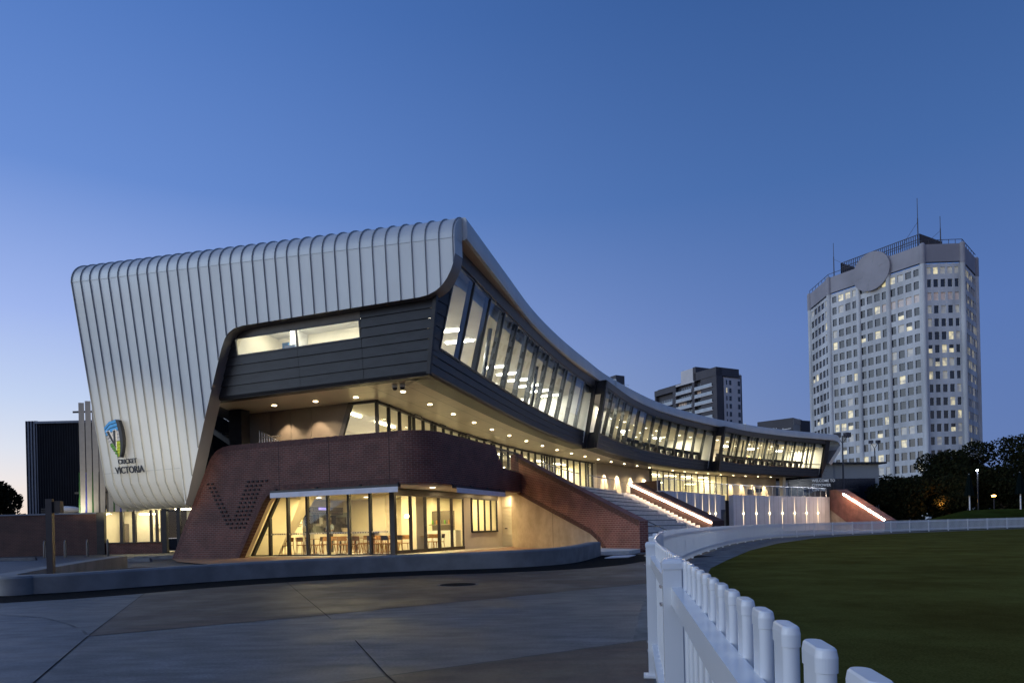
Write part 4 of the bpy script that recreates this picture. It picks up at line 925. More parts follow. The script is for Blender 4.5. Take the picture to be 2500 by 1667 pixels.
for i in range(9):
    x, y = G1.off(2.6 + G1.L * i / 9.6, -3.0); lamp('office_lamp', 'AREA', (x, y, 10.85), 150, (1.0, .94, .76), pav, shape='DISK', size=.6)
for cv in (G2, G3):
    for i in range(8):
        x, y = cv.off(cv.L * (i + .5) / 8, -3.0); lamp('hall_lamp', 'AREA', (x, y, 10.85), 260, (1.0, .86, .54), pav, shape='DISK', size=.5)
b = MB()        # bar fronts and seat backs seen in silhouette behind the glass
for cv, a0, a1 in ((G2, 10.2, G2.L - 1.2), (G3, .9, G3.L - 3.4)):
    sweep(b, cv, a0, a1, 16, [(-.42, 8.70), (-.30, 8.70), (-.30, 9.05), (-.42, 9.05)], 'darker')
    t_ = a0; k = 0
    while t_ < a1 - .8:
        w_ = .62 if k % 2 else .78
        b.hexa([cv.off(t_, -.3, 7.3), cv.off(t_ + w_, -.3, 7.3), cv.off(t_ + w_, -.6, 7.3), cv.off(t_, -.6, 7.3)], [cv.off(t_ + .12, -.3, 8.7), cv.off(t_ + w_ - .12, -.3, 8.7), cv.off(t_ + w_ - .12, -.6, 8.7), cv.off(t_ + .12, -.6, 8.7)], 'black')
        t_ += 1.35; k += 1
    b.build('bar_front', pav); b = MB()
b = MB()
for cv in (G1, G2, G3):
    for t_ in ([cv.L * f for f in (.3, .62, .9)]): b.tube([cv.off(t_, -.75, 7.3), cv.off(t_ + .1, -.1, 10.95)], .11, 'mullion', 8)
b.build('raking_column', pav)
# closing walls at the rear
b = MB()
for cv in (G1, G2, G3): wallc(b, cv, 5 if cv is G1 else 0, cv.L, 12, -12, 0, 12.0, 'dark', True)
wallc(b, L1, 8, L1.L, 12, -9, 0, 7, 'darker')
b.face([B(14.3, -.6, 4.2), B(14.3, -14, 4.2), B(14.3, -14, 12.6), B(14.3, .8, 12.6)], 'dark'); b.face([B(14.3, -14, 2.9), B(6.5, -13, 2.9), B(6.5, -13, 12.2), B(14.3, -14, 12.2)], 'dark')
b.face([B(14.4, -.7, 2.76), B(9.7, -.7, 2.76), B(9.7, -14, 2.76), B(14.4, -14, 2.76)], 'soffit')
b.build('rear_wall', pav)
# ---------------- security cameras under the soffit --------------
for x, y in ((-4.62, 27.75), (-4.30, 27.65)):
    t = thing('security_camera', 'white dome security camera under the soffit, %s of the pair' % ('left' if x < -4.5 else 'right'), 'camera', (x, y, 6.99), 0, 'dome cameras under the soffit')
    b = MB(); b.lathe((x, y, 6.86), [(.10, .13), (.12, .10), (.12, .03), (.11, 0)][::-1], 'white_metal', 14); b.build('housing', t)
    b = MB(); b.lathe((x, y, 6.76), [(.02, 0), (.07, .02), (.095, .06), (.1, .10)], 'black', 14); b.build('dome', t)
# ================================================================ TERRACE: tiers, brick end walls, rails
SW0, SW1 = (.25, 36.6), (4.91, 26.35); FW, LW = line_frame(SW0, SW1)       # near wall; +w is towards the viewer's left
LD0, LD1 = (10.6, 59.6), (14.85, 50.35); FL, LL = line_frame(LD0, LD1)
ter = thing('terrace_seating', 'broad flight of grey concrete seating tiers between two brick walls', 'terrace', (8, 44, 0))
def tp(w_, t):     # w 0..1 across from the near wall to the far wall, t metres down the slope
    P = Vector((SW0[0] + (SW1[0] - SW0[0]) * t / LW, SW0[1] + (SW1[1] - SW0[1]) * t / LW)); Q = Vector((LD0[0] + (LD1[0] - LD0[0]) * t / LL, LD0[1] + (LD1[1] - LD0[1]) * t / LL))
    m = (P + Q) / 2 + Vector((-.95, .45)) * (1 - t / 30)
    return (1 - w_) ** 2 * P + 2 * w_ * (1 - w_) * (m * 2 - (P + Q) / 2) + w_ * w_ * Q
NT, RISE, GO = 11, .345, 1.03
for j in range(NT):
    b = MB(); zt_ = 3.9 - RISE * (j + .0) - .02; t0, t1 = GO * j, GO * (j + 1)
    ws = [lerp(.005, .80, i / 14) for i in range(15)]
    for wa, wb in zip(ws, ws[1:]):
        A_ = [tp(wa, t0), tp(wb, t0), tp(wb, t1), tp(wa, t1)]
        b.face([(*A_[k], zt_) for k in (0, 3, 2, 1)], 'step'); b.face([(*A_[3], zt_ - .1), (*A_[2], zt_ - .1), (*A_[2], zt_), (*A_[3], zt_)], 'step')
        i0, i1 = tp(wa, t1 - .06), tp(wb, t1 - .06)
        b.face([(*i0, zt_ - RISE - .02), (*i1, zt_ - RISE - .02), (*i1, zt_ - .15), (*i0, zt_ - .15)], 'step'); b.face([(*i0, zt_ - .15), (*i1, zt_ - .15), (*i1, zt_ - .1), (*i0, zt_ - .1)], 'step_gap_shade'); b.face([(*i0, zt_ - .1), (*i1, zt_ - .1), (*A_[2], zt_ - .1), (*A_[3], zt_ - .1)], 'step')
    e = [tp(.80, t0), tp(.80, t1)]; b.face([(*e[0], zt_ - RISE), (*e[1], zt_ - RISE), (*e[1], zt_), (*e[0], zt_)][::-1], 'step')
    b.build('tier', ter)
b = MB()
for j in range(NT * 2):
    zt_ = 3.9 - RISE / 2 * (j + 1) - .02; t0, t1 = GO / 2 * j, GO / 2 * (j + 1)
    for wa, wb in ((.80, .87), (.87, .935), (.935, .995)):
        A_ = [tp(wa, t0), tp(wb, t0), tp(wb, t1), tp(wa, t1)]
        b.face([(*A_[k], zt_) for k in (0, 3, 2, 1)], 'step'); b.face([(*A_[3], zt_ - RISE / 2), (*A_[2], zt_ - RISE / 2), (*A_[2], zt_), (*A_[3], zt_)], 'step')
b.build('aisle_steps', ter)
b = MB()    # tapered nosing slab closing the lowest tier
for wa, wb in zip(ws, ws[1:]):
    A_ = [tp(wa, GO * NT), tp(wb, GO * NT), tp(wb, GO * NT + .8), tp(wa, GO * NT + .8)]
    b.face([(*A_[k], .1) for k in (0, 3, 2, 1)], 'step'); b.face([(*A_[3], 0), (*A_[2], 0), (*A_[2], .1), (*A_[3], .1)], 'step')
b.build('base_step', ter)
sw = thing('brick_wall', 'sloping red brick wall ending the tiers beside the cream shutter', 'wall', (2.5, 31.5, 0))
poly = [(0, 2.94), (0, 4.9), (2.38, 4.12), (6.38, 2.81), (9.74, 1.71), (11.28, 1.22), (11.28, 0), (8.72, 0), (8.58, .11), (8.36, .30), (8.13, .46), (7.59, .73), (6.3, 1.11), (4.06, 1.75)]
b = MB(); prism(b, poly, FW, .0, -.4, 'brickred'); b.build('brickwork', sw)
b = MB()
for seg_ in ([(0, 4.9), (11.28, 1.22)], [(.0, 2.94), (4.06, 1.75), (6.3, 1.11), (7.59, .73), (8.13, .46), (8.58, .11), (8.72, 0)]):
    up_ = seg_[0][1] < 3
    for p, q_ in zip(seg_, seg_[1:]):
        L_ = math.dist(p, q_); dx, dz = (q_[0] - p[0]) / L_, (q_[1] - p[1]) / L_; n_ = max(1, int(L_ / .09)); nx_, nz_ = (-dz, dx) if up_ else (dz, -dx)
        for i in range(n_):
            a_, c_ = L_ * i / n_ + .008, L_ * (i + 1) / n_ - .008
            b.face([FW(p[0] + dx * u + nx_ * k, .006, p[1] + dz * u + nz_ * k) for u, k in ((a_, .0), (c_, .0), (c_, .22), (a_, .22))], 'soldier')
b.build('soldier_course', sw)
tan_ = MB(); prism(tan_, [(-.75, 2.93), (-.75, 0), (8.72, 0), (8.58, .11), (8.36, .30), (8.13, .46), (7.59, .73), (6.3, 1.11), (4.06, 1.75), (0, 2.94)][::-1], FW, -.06, -.36, 'tan')
for u in (4.02,): tan_.face([FW(u, -.055, 0), FW(u + .03, -.055, 0), FW(u + .03, -.055, 1.75), FW(u, -.055, 1.75)], 'bronze')
tag(tan_.build('rendered_wall'), 'tan rendered wedge wall under the sloping brickwork, beside the shutter', 'wall')
b = MB(); prism(b, [(-.5, 3.9), (-.5, 5.02), (.05, 5.02), (.05, 3.9)], FW, .02, -.42, 'brickred'); tag(b.build('brick_pier'), 'short brick pier at the head of the near sloping wall', 'pier')
lw = thing('brick_wall', 'dark sloping brick wall with a bright light strip beside the aisle steps', 'wall', (12.5, 55, 0))
# this wall runs down away from the deck; its left face carries the strip
pl = [(-.3, 3.2), (-.3, 4.75), (2.6, 4.80), (2.6, 4.0), (10.5, 1.32), (10.5, .0), (7.6, .0)]
pl2 = [(-.35, 3.3), (-.35, 4.72), (2.5, 4.78), (2.5, 4.05), (10.0, 1.35), (10.0, 0), (6, 0)]
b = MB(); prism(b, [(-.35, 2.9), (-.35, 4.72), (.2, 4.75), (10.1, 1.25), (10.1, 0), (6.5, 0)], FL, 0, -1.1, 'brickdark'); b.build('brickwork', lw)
b = MB(); prism(b, [(-.3, 4.6), (-.3, 4.8), (2.5, 4.82), (2.5, 3.9)], FL, -.9, -1.15, 'brickdark'); b.build('parapet', lw)
b = MB(); b.bar(FL(-.3, .05, 4.62), FL(10.0, .05, 1.1), .09, .09, 'led'); b.build('light_strip', lw)
# glass balustrade and rails
def rail(name, label, pts, z0, hgt, grp, glass=False, mat='steel'):
    t = thing(name, label, 'railing', (pts[0][0], pts[0][1], z0), 0, grp)
    b = MB()
    for p, q_ in zip(pts, pts[1:]): b.bar((*p, z0 + hgt), (*q_, z0 + hgt), .05, .05, mat)
    b.build('handrail', t); b = MB()
    for p, q_ in zip(pts, pts[1:]):
        b.bar((*p, z0), (*p, z0 + hgt), .04, .04, mat, up=(1, 0, 0))
    b.bar((*pts[-1], z0), (*pts[-1], z0 + hgt), .04, .04, mat, up=(1, 0, 0)); b.build('posts', t)
    if glass:
        b = MB()
        for p, q_ in zip(pts, pts[1:]): b.face([(*p, z0 + .05), (*q_, z0 + .05), (*q_, z0 + hgt - .05), (*p, z0 + hgt - .05)], 'railglass')
        b.build('glass_infill', t)
    return t
dk = Curve([(1.2, 38.2), (2.7, 43.6), (5.12, 50.4), (9.3, 58.8)])
rail('deck_railing', 'steel handrail along the deck above the near end of the tiers', [tuple(dk.P(t)) for t in [3.2 + 1.35 * i for i in range(8)]], 3.9, 1.05, 'steel handrails at the head of the tiers')
rail('deck_railing', 'steel handrail in front of the four wall scallops', [tuple(dk.P(t)) for t in [14.6 + 1.3 * i for i in range(6)]], 3.9, 1.05, 'steel handrails at the head of the tiers')
rail('deck_railing', 'short steel handrail between the light strip and the top step', [tuple(FL(.2, .35, 0)[:2]), tuple(FL(-1.1, .35, 0)[:2])], 3.85, 1.05, 'steel handrails at the head of the tiers')
t = thing('black_balustrade', 'black bar balustrade between the brick band and the sloping wall', 'railing', B(-2.6, -7, 3.95))
b = MB(); b.bar(B(-2.45, -5.5, 4.98), B(-2.4, -8.7, 4.98), .06, .06, 'black'); b.bar(B(-2.45, -5.9, 4.02), B(-2.4, -8.7, 4.02), .05, .05, 'black'); b.build('rails', t)
b = MB()
for i in range(24): b.bar(B(-2.43, -5.6 - .13 * i, 4.0), B(-2.43, -5.6 - .13 * i, 4.98), .022, .03, 'black', up=(1, 0, 0))
b.build('bars', t)
t = thing('stair_handrail', 'thin dark handrail at the foot of the near brick wall', 'railing', (5.2, 27, 0))
b = MB(); b.tube([FW(10.6, -.5, 1.0), FW(11.9, -.5, .98)], .022, 'steel'); b.tube([FW(9.2, -.55, 1.75), FW(12.4, -.75, .70)], .018, 'black'); b.build('rail', t)
# white retaining wall; glowing blades stand for the sconce light on its panels
RW = Curve([(12.2, 57.0), (13.9, 58.8), (17.92, 64.2), (21, 68.1), (25.4, 72.3), (30.2, 76.2), (37.5, 82.0), (38.7, 83.0)])
ret = thing('retaining_wall', 'curved pale panelled retaining wall with painted streaks of sconce light below the deck', 'wall', (25, 72, 0))
b = MB(); sweep(b, RW, .3, 11.2, 12, [(0, 2.2), (0, 3.92), (-.5, 3.92), (-.5, 2.2)], 'panel_white'); b.build('panels', ret); b = MB(); sweep(b, RW, 7.6, 11.2, 3, [(-1.0, 0), (-1.0, 2.2), (-1.2, 2.2), (-1.2, 0)], 'panel_white')
b.build('panels', ret); b = MB(); sweep(b, RW, 11.2, 13.9, 3, [(0, 0), (0, 3.92), (-.5, 3.92), (-.5, 0)], 'panel_white'); b.build('panels', ret); b = MB(); sweep(b, RW, 13.9, 16.6, 3, [(-.9, 0), (-.9, 3.92), (-1.2, 3.92), (-1.2, 0)], 'panel_white')
b.build('panels', ret); b = MB(); sweep(b, RW, 16.6, RW.L, 18, [(0, 0), (0, 3.92), (-.5, 3.92), (-.5, 0)], 'panel_white'); b.build('panels', ret)
b = MB(); t_ = 1.0
while t_ < RW.L:
    if not 13.9 < t_ < 16.6: b.face([RW.off(t_, .004, .0 if t_ > 11 else 2.2), RW.off(t_ + .025, .004, .0 if t_ > 11 else 2.2), RW.off(t_ + .025, .004, 3.9), RW.off(t_, .004, 3.9)], 'bronze')
    t_ += .95
b.build('panel_joints', ret)
b = MB(); sweep(b, RW, 13.9, 16.6, 3, [(-.86, 0), (-.86, 2.45), (-.9, 2.45), (-.9, 0)], 'shedtrim'); b.build('door', ret)
b = MB(); sweep(b, RW, 2.0, 11.1, 8, [(-1.3, 0.4), (-1.3, 2.2)], 'glass', closed=False)
for i in range(9):
    t_ = 2 + 1.12 * i; b.bar(RW.off(t_, -1.25, 0), RW.off(t_, -1.25, 2.2), .09, .09, 'steel', up=(1, 0, 0))
b.build('undercroft_glazing', ret)
b = MB(); sweep(b, RW, 1.5, 11.2, 8, [(-4, 0), (-4, 2.9)], 'cream', closed=False); sweep(b, RW, 1.5, 11.2, 8, [(-.5, 2.2), (-4, 2.3)], 'ceil', closed=False); b.build('undercroft', ret)
for i in range(4): x, y = RW.off(2.5 + 2.4 * i, -2.6); lamp('undercroft_lamp', 'AREA', (x, y, 2.15), 60, (1, .9, .6), ret, shape='DISK', size=.4)
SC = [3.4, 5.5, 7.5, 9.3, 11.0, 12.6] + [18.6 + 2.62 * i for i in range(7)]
for i, t_ in enumerate(SC):  # tapered glowing blades imitate the light streaks above and below each sconce
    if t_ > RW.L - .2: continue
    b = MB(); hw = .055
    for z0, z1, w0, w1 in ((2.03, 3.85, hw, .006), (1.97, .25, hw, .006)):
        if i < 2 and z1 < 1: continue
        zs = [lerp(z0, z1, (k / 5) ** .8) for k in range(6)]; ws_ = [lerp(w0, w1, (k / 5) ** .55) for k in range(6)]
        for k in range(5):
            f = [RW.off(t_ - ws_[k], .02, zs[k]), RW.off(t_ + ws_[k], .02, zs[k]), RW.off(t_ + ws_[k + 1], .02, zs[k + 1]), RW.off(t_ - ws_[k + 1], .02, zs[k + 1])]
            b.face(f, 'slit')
    o_ = b.build('wash_streak', ret)
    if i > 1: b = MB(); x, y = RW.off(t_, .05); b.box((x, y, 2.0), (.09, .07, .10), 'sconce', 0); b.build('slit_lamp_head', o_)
pts = [tuple(RW.off(.4, -.25)[:2])] + [tuple(RW.off(1.0 + 1.32 * i, -.12)[:2]) for i in range(int((RW.L - 1) / 1.32) + 1)]
rail('glass_balustrade', 'long glass balustrade on top of the white retaining wall', pts, 3.92, 1.05, None, True)
# far ramp wall with the second light strip
rw2 = thing('brick_wall', 'far orange lit brick ramp wall with a light strip beside the scoreboard', 'wall', (39, 78, 0))
FR, LR = line_frame((38.8, 83.2), (39.75, 72.8))
b = MB(); prism(b, [(0, 2.4), (0, 4.75), (1.5, 4.75), (LR, .95), (LR, 0), (5.2, 0)], FR, 0, -1.3, 'brickred'); b.build('brickwork', rw2)
b = MB(); b.bar(FR(2.9, .04, 4.15), FR(LR, .04, .98), .12, .14, 'led'); b.build('light_strip', rw2)
tn = MB(); prism(tn, [(-.3, 3.9), (0, 3.9), (0, 2.38), (5.2, 0), (-.3, 0)], FR, -.05, -.4, 'tan'); tag(tn.build('rendered_wall'), 'pale rendered wedge wall below the far brick ramp', 'wall')
lamp('ramp_lamp', 'AREA', FR(5, .9, 4.6), 150, (1.0, .60, .34), rw2, target=FR(5, 0, 1.8), shape='DISK', size=.6)
# ================================================================ PICKET FENCE
fen = thing('picket_fence', 'white picket fence curving round the oval', 'fence', (.5, 2, 0))
HP, HPOST, PAN = .92, .926, 2.4
T0 = 2.14                      # arc position of the near post
pf = FENCE.c
def arc_at_y(y):
    for d, c in zip(FENCE.d, FENCE.c):
        if d.y >= y: return c
    return FENCE.L
tP = arc_at_y(2.25)
def picket(b, t, rich):
    d = FENCE.T(t); x, y = FENCE.off(t, .040); a = math.atan2(d.y, d.x)
    if rich:
        wd, th = .031, .0095; sec = []; KS = 28
        for k in range(KS):
            an = 2 * math.pi * (k + .5) / KS; cx = (wd - th) * (1 if math.cos(an) >= 0 else -1); sec.append((cx + th * math.cos(an), th * math.sin(an)))
        pr = [(1, .06), (1, HP - .024), (1.12, HP - .0235), (1.14, HP - .009), (1.02, HP - .002), (.86, HP)]
        rings = []
        for sc_, z in pr:
            rings.append([(x + math.cos(a) * (px * (1 + (sc_ - 1) * .35)) - math.sin(a) * py * sc_, y + math.sin(a) * (px * (1 + (sc_ - 1) * .35)) + math.cos(a) * py * sc_, z) for px, py in sec])
        for A_, B_ in zip(rings, rings[1:]):
            for k in range(KS): b.face([A_[k], A_[(k + 1) % KS], B_[(k + 1) % KS], B_[k]], 'white_metal')
        b.face(rings[-1], 'white_metal')
    else: b.box((x, y, (.06 + HP) / 2), (.058, .02, HP - .06), 'white_metal', a)
def post(t, rich):
    d = FENCE.T(t); x, y = FENCE.off(t, 0); a = math.atan2(d.y, d.x); b = MB()
    b.box((x, y, (HPOST - .02) / 2), (.062, .062, HPOST - .02), 'white_metal', a)
    if rich:
        h = .031; r0 = [(x + math.cos(a) * px - math.sin(a) * py, y + math.sin(a) * px + math.cos(a) * py) for px, py in ((-1, -1), (1, -1), (1, 1), (-1, 1))]
        def rg(sz, z): return [(x + math.cos(a) * px * sz - math.sin(a) * py * sz, y + math.sin(a) * px * sz + math.cos(a) * py * sz, z) for px, py in ((-1, -1), (1, -1), (1, 1), (-1, 1))]
        R_ = [rg(.034, HPOST - .036), rg(.035, HPOST - .016), rg(.030, HPOST - .006), rg(.022, HPOST)]
        for A_, B_ in zip(R_, R_[1:]):
            for k in range(4): b.face([A_[k], A_[(k + 1) % 4], B_[(k + 1) % 4], B_[k]], 'white_metal')
        b.face(R_[-1], 'white_metal'); b.box((x, y, .008), (.13, .13, .016), 'white_metal', a)
    else: b.box((x, y, HPOST - .015), (.07, .07, .03), 'white_metal', a)
    o = b.build('post', fen)
    if rich:
        b = MB()
        for z in (.77, .83, .18, .24):
            for sx_ in (-.036,):
                p = FENCE.off(t - .02, -.036, z); b.lathe((p[0], p[1], z - .004), [(.006, 0), (.006, .008)], 'steel', 8); p = FENCE.off(t + .02, -.036, z); b.lathe((p[0], p[1], z - .004), [(.006, 0), (.006, .008)], 'steel', 8)
        b.build('bolts', o)
t = tP - PAN; k = 0
while t < FENCE.L - PAN:
    near = t < 12
    post(t, near)
    n_ = 4; b = MB()
    for z in (.20, .80):
        if near: b = MB()
        for i in range(n_):
            a0, a1 = t + PAN * i / n_, t + PAN * (i + 1) / n_
            f = lambda tt, o, zz: FENCE.off(tt, o, zz)
            A_ = [f(a0, .032, z - .03), f(a0, -.004, z - .03), f(a0, -.004, z + .03), f(a0, .032, z + .03)]; B_ = [f(a1, .032, z - .03), f(a1, -.004, z - .03), f(a1, -.004, z + .03), f(a1, .032, z + .03)]
            b.hexa(A_, B_, 'white_metal')
        if near: pn = b.build('rail', fen)
    if not near:
        for i in range(17): picket(b, t + .07 + PAN / 17 * (i + .2), False)
    if not near: pn = b.build('panel', fen)
    if near:
        for i in range(17):
            b = MB(); picket(b, t + PAN - .141 * (i + .83), True); o = b.build('picket', pn)
    t += PAN; k += 1
# ================================================================ PLANTER WALL, POST, LEFT YARD
pl_ = thing('planter_wall', 'low curved concrete wall sweeping across the forecourt to a rounded left end', 'wall', (-5, 17, 0))
ARM = Curve([(-9.75, 13.0), (-10.2, 13.3), (-10.55, 14.0), (-11.4, 16.2), (-12.9, 20.4), (-13.9, 23.8)])
b = MB(); TK = .42
def ztop(f): return lerp(.36, .50, f)
nn = 48; rings = []
for i in range(nn + 1):
    t_ = PLW.L * i / nn; z = ztop(i / nn); o = [(0, 0), (0, z - .04), (-.04, z), (-TK + .03, z), (-TK, z - .03), (-TK, 0)]
    rings.append([PLW.off(t_, a_, zz) for a_, zz in o])
for A_, B_ in zip(rings, rings[1:]):
    for k in range(5): b.face([A_[k], B_[k], B_[k + 1], A_[k + 1]], 'concrete_wall')
b.face(rings[-1], 'concrete_wall'); b.face(rings[0][::-1], 'concrete_wall'); b.build('front_wall', pl_, smooth=True)
b = MB(); rings = []
for i in range(31):
    t_ = ARM.L * i / 30; z = .36 + .05 * i / 30; o = [(0, 0), (0, z), (-.03, z), (-TK, z), (-TK, 0)]
    rings.append([ARM.off(t_, a_ + TK, zz) for a_, zz in o])
for A_, B_ in zip(rings, rings[1:]):
    for k in range(4): b.face([A_[k], B_[k], B_[k + 1], A_[k + 1]], 'concrete_wall')
b.face(rings[-1], 'concrete_wall'); b.lathe((-9.55, 13.15, 0), [(.30, 0), (.30, .32), (.26, .36), (.02, .362)], 'concrete_wall', 24); b.build('rear_wall', pl_, smooth=True)
sheet('garden_bed', [[(-9.6, 13.6), (-8.6, 13.9), (-7.4, 15.2), (-6, 16.5), (-4.2, 17.5), (-1.5, 18.2), (-3, 20.5), (-9, 22.5), (-13.3, 24), (-12.6, 20.6), (-11.1, 16.5)]], 'soil', .012)
t = thing('box_post', 'dark square post with a box at its head inside the planter', 'light post', (-9.30, 13.75, 0))
b = MB(); b.box((-9.30, 13.75, .93), (.115, .115, 1.86), 'black', R(12)); b.build('shaft', t)
b = MB(); b.box((-9.19, 13.86, 1.70), (.12, .16, .24), 'bronze', R(12)); b.build('head_box', t)
lamp('silver_fill_spot', 'SPOT', (-9.12, 14.06, 1.72), 13000, (1.0, .88, .66), t, target=B(12.2, 2.2, 4.6), spot_size=R(26), spot_blend=1.0, shadow_soft_size=.07)  # added warm fill spot washing the lower silver cladding
# brick yard wall and lobby
t = thing('yard_wall', 'low red brick yard wall with a pale coping at the far left', 'wall', (-32, 44.5, 0))
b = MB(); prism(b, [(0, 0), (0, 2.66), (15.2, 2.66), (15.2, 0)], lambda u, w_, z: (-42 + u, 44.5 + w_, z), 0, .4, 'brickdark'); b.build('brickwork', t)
b = MB(); b.box((-34.4, 44.68, 2.70), (15.3, .48, .09), 'shedtrim'); b.build('coping', t)
t = thing('roof_vent', 'pale mushroom roof vent behind the brick yard wall', 'vent', (-30.3, 46.5, 2.6))
b = MB(); b.lathe((-30.3, 46.5, 2.5), [(.45, 0), (.45, .35), (.85, .38), (.9, .5), (.8, .66), (.5, .76), (.1, .80)], 'white', 20); b.build('cowl', t, smooth=True)
lob = thing('lobby', 'cream lit entrance lobby with dark framed glazing behind the silver overhang', 'entrance', (-24.5, 44.5, 0))
LX = lambda u, o, z: (-26.75 + u, 44.5 + o, z)
b = MB(); prism(b, [(0, 0), (0, .68), (4.0, .68), (4.0, 0)], lambda u, w_, z: LX(u, w_, z), 0, .25, 'brick'); b.build('upstand', lob)
b = MB()
for u in (.1, 1.35, 2.15, 3.25, 3.62, 3.95): b.box(LX(u, 0, 1.75), (.20 if u in (1.35, 2.15) else .12, .2, 2.15), 'bronze')
b.box(LX(2.0, 0, .72), (4.0, .16, .08), 'bronze'); b.box(LX(4.15, 0, 1.5), (.30, .3, 3.0), 'darker'); b.box(LX(5.05, 0, 1.5), (.22, .2, 3.0), 'darker'); b.box(LX(4.6, 0, 2.75), (.9, .12, .1), 'darker'); b.box(LX(.0, .0, 1.6), (.5, .25, 3.2), 'dark'); b.box(LX(6.3, 0, 1.5), (.2, .2, 3.0), 'darker'); b.box(LX(4.6, 0, .95), (.7, .05, .06), 'steel')
lf = b.build('glazing_frame', lob)
for u0, u1, z0 in ((.2, 1.3, .76), (1.45, 2.1, .76), (2.2, 3.2, .76), (3.3, 3.9, .76), (4.3, 4.95, .1), (5.15, 6.2, .1)):
    b = MB(); b.face([LX(u0, 0, z0), LX(u1, 0, z0), LX(u1, 0, 2.9), LX(u0, 0, 2.9)], 'glass'); b.build('pane', lf)
b = MB()
b.face([LX(-.2, 2.6, 0), LX(3.2, 2.2, 0), LX(3.2, 2.2, 2.95), LX(-.2, 2.6, 2.95)], 'cream'); b.face([LX(-.2, 2.6, 0), LX(-.2, .2, 0), LX(-.2, .2, 2.95), LX(-.2, 2.6, 2.95)][::-1], 'cream')
b.face([LX(3.2, 5, 0), LX(9, 5, 0), LX(9, 5, 2.95), LX(3.2, 5, 2.95)], 'white'); b.face([LX(-.2, .2, 2.95), LX(9, .2, 2.95), LX(9, 5, 2.95), LX(-.2, 5, 2.95)][::-1], 'ceil'); b.face([LX(-.2, .1, .06), LX(9, .1, .06), LX(9, 5, .06), LX(-.2, 5, .06)], 'floor_in')
b.box(LX(.35, 2.3, 1.3), (.06, .5, 1.4), 'greypanel'); b.box(LX(2.55, 2.17, 1.75), (.5, .03, .3), 'bronze'); b.box(LX(2.55, 2.15, 1.75), (.46, .03, .26), 'cream')
for k in range(5): b.box(LX(3.75 + .02 * k, 4.9, .9 + .42 * k), (.8, .05, .36), ['blue', 'white', 'white', 'steel', 'white'][k])
b.build('lobby_room', lob)
for u in (1.2, 2.8, 4.4, 6): lamp('lobby_lamp', 'AREA', LX(u, 1.3, 2.9), 55, (1.0, .84, .50), lob, shape='DISK', size=.5)
for u, o, z in ((2.3, 1.4, 2.6), (4.4, 2, 2.9)): b = MB(); b.box(LX(u, o, z), (1.0, .3, .08), 'cove'); b.build('ceiling_light', lob)
b = MB(); b.face([LX(-.3, .15, 3.0), LX(9, .15, 3.0), LX(9, .15, 9), LX(-.3, .15, 9)], 'greypanel'); b.build('upper_wall', lob)
fn = thing('fin_screen', 'row of tall pale vertical fins with green and blue edges left of the silver wrap', 'sunscreen', (-27, 43.8, 2.6))
for i in range(9):
    u = -.78 + .42 * i + (.1 if i > 3 else 0); zt_ = 9.75 + (.1 if i == 1 else 0) if i < 3 else 7.5
    b = MB()
    sec = [(0, 0), (-.05, .25), (-.10, .5)]
    for (x0, y0), (x1, y1) in zip(sec, sec[1:]): pass
    zs = [2.72, 3.4, 4.2, 5.0, 6, zt_]
    for za, zb in zip(zs, zs[1:]):
        wa = .30 - .03 * max(0, 5.0 - za); wb = .30 - .03 * max(0, 5.0 - zb)
        A_ = [LX(u, -.85, za), LX(u + wa, -.75, za), LX(u + wa - .03, -.70, za), LX(u - .03, -.8, za)]; B_ = [LX(u, -.85, zb), LX(u + wb, -.75, zb), LX(u + wb - .03, -.70, zb), LX(u - .03, -.8, zb)]
        b.hexa(A_, B_, 'finpale')
    f_ = b.build('fin', fn)
    b = MB(); col = ['fingreen', 'finblue', 'fingreen', 'black', 'black', 'fingreen', 'finblue', 'fingreen', 'black'][i]
    b.hexa([LX(u - .11, -.88, 2.72), LX(u - .03, -.84, 2.72), LX(u - .05, -.7, 2.72), LX(u - .11, -.7, 2.72)], [LX(u - .05, -.88, 5.3), LX(u - .03, -.84, 5.3), LX(u - .05, -.7, 5.3), LX(u - .06, -.7, 5.3)], col); b.build('coloured_edge', f_)
b = MB(); b.box(LX(.4, -.6, 4.0), (3.4, .05, .12), 'darker'); b.box(LX(.4, -.6, 9.2), (3.4, .05, .12), 'darker'); b.build('fixing_rail', fn)
lamp('fin_lamp', 'AREA', LX(-.6, -1.8, 2.7), 60, (1.0, .85, .58), fn, target=LX(-.4, -.8, 5.5), shape='DISK', size=.3)
sd = thing('metal_shed', 'dark corrugated metal hall with a pale corner at the far left', 'shed', (-34, 52, 0))
b = MB()
x0, x1, y0 = -34.75, -26.5, 50.2; n_ = 44
for i in range(n_):
    xa, xb = lerp(x0, x1, i / n_), lerp(x0, x1, (i + 1) / n_); xm = (xa + xb) / 2; zt_a, zt_b = lerp(9.75, 9.5, i / n_), lerp(9.75, 9.5, (i + 1) / n_)
    b.face([(xa, y0, 1.0), (xm, y0 + .06, 1.0), (xm, y0 + .06, (zt_a + zt_b) / 2), (xa, y0, zt_a)], 'shed'); b.face([(xm, y0 + .06, 1.0), (xb, y0, 1.0), (xb, y0, zt_b), (xm, y0 + .06, (zt_a + zt_b) / 2)], 'shed')
b.face([(x0 - .0, y0, 9.75), (x1, y0, 9.5), (x1, y0 + 14, 9.5), (x0, y0 + 14, 9.75)], 'shed'); b.face([(x1, y0, 0), (x1, y0 + 14, 0), (x1, y0 + 14, 9.5), (x1, y0, 9.5)], 'shed')
b.face([(x0, y0 + .2, 0), (x0, y0 + 14, 0), (x0, y0 + 14, 9.7), (x0, y0 + .2, 9.7)][::-1], 'shed'); b.build('cladding', sd)
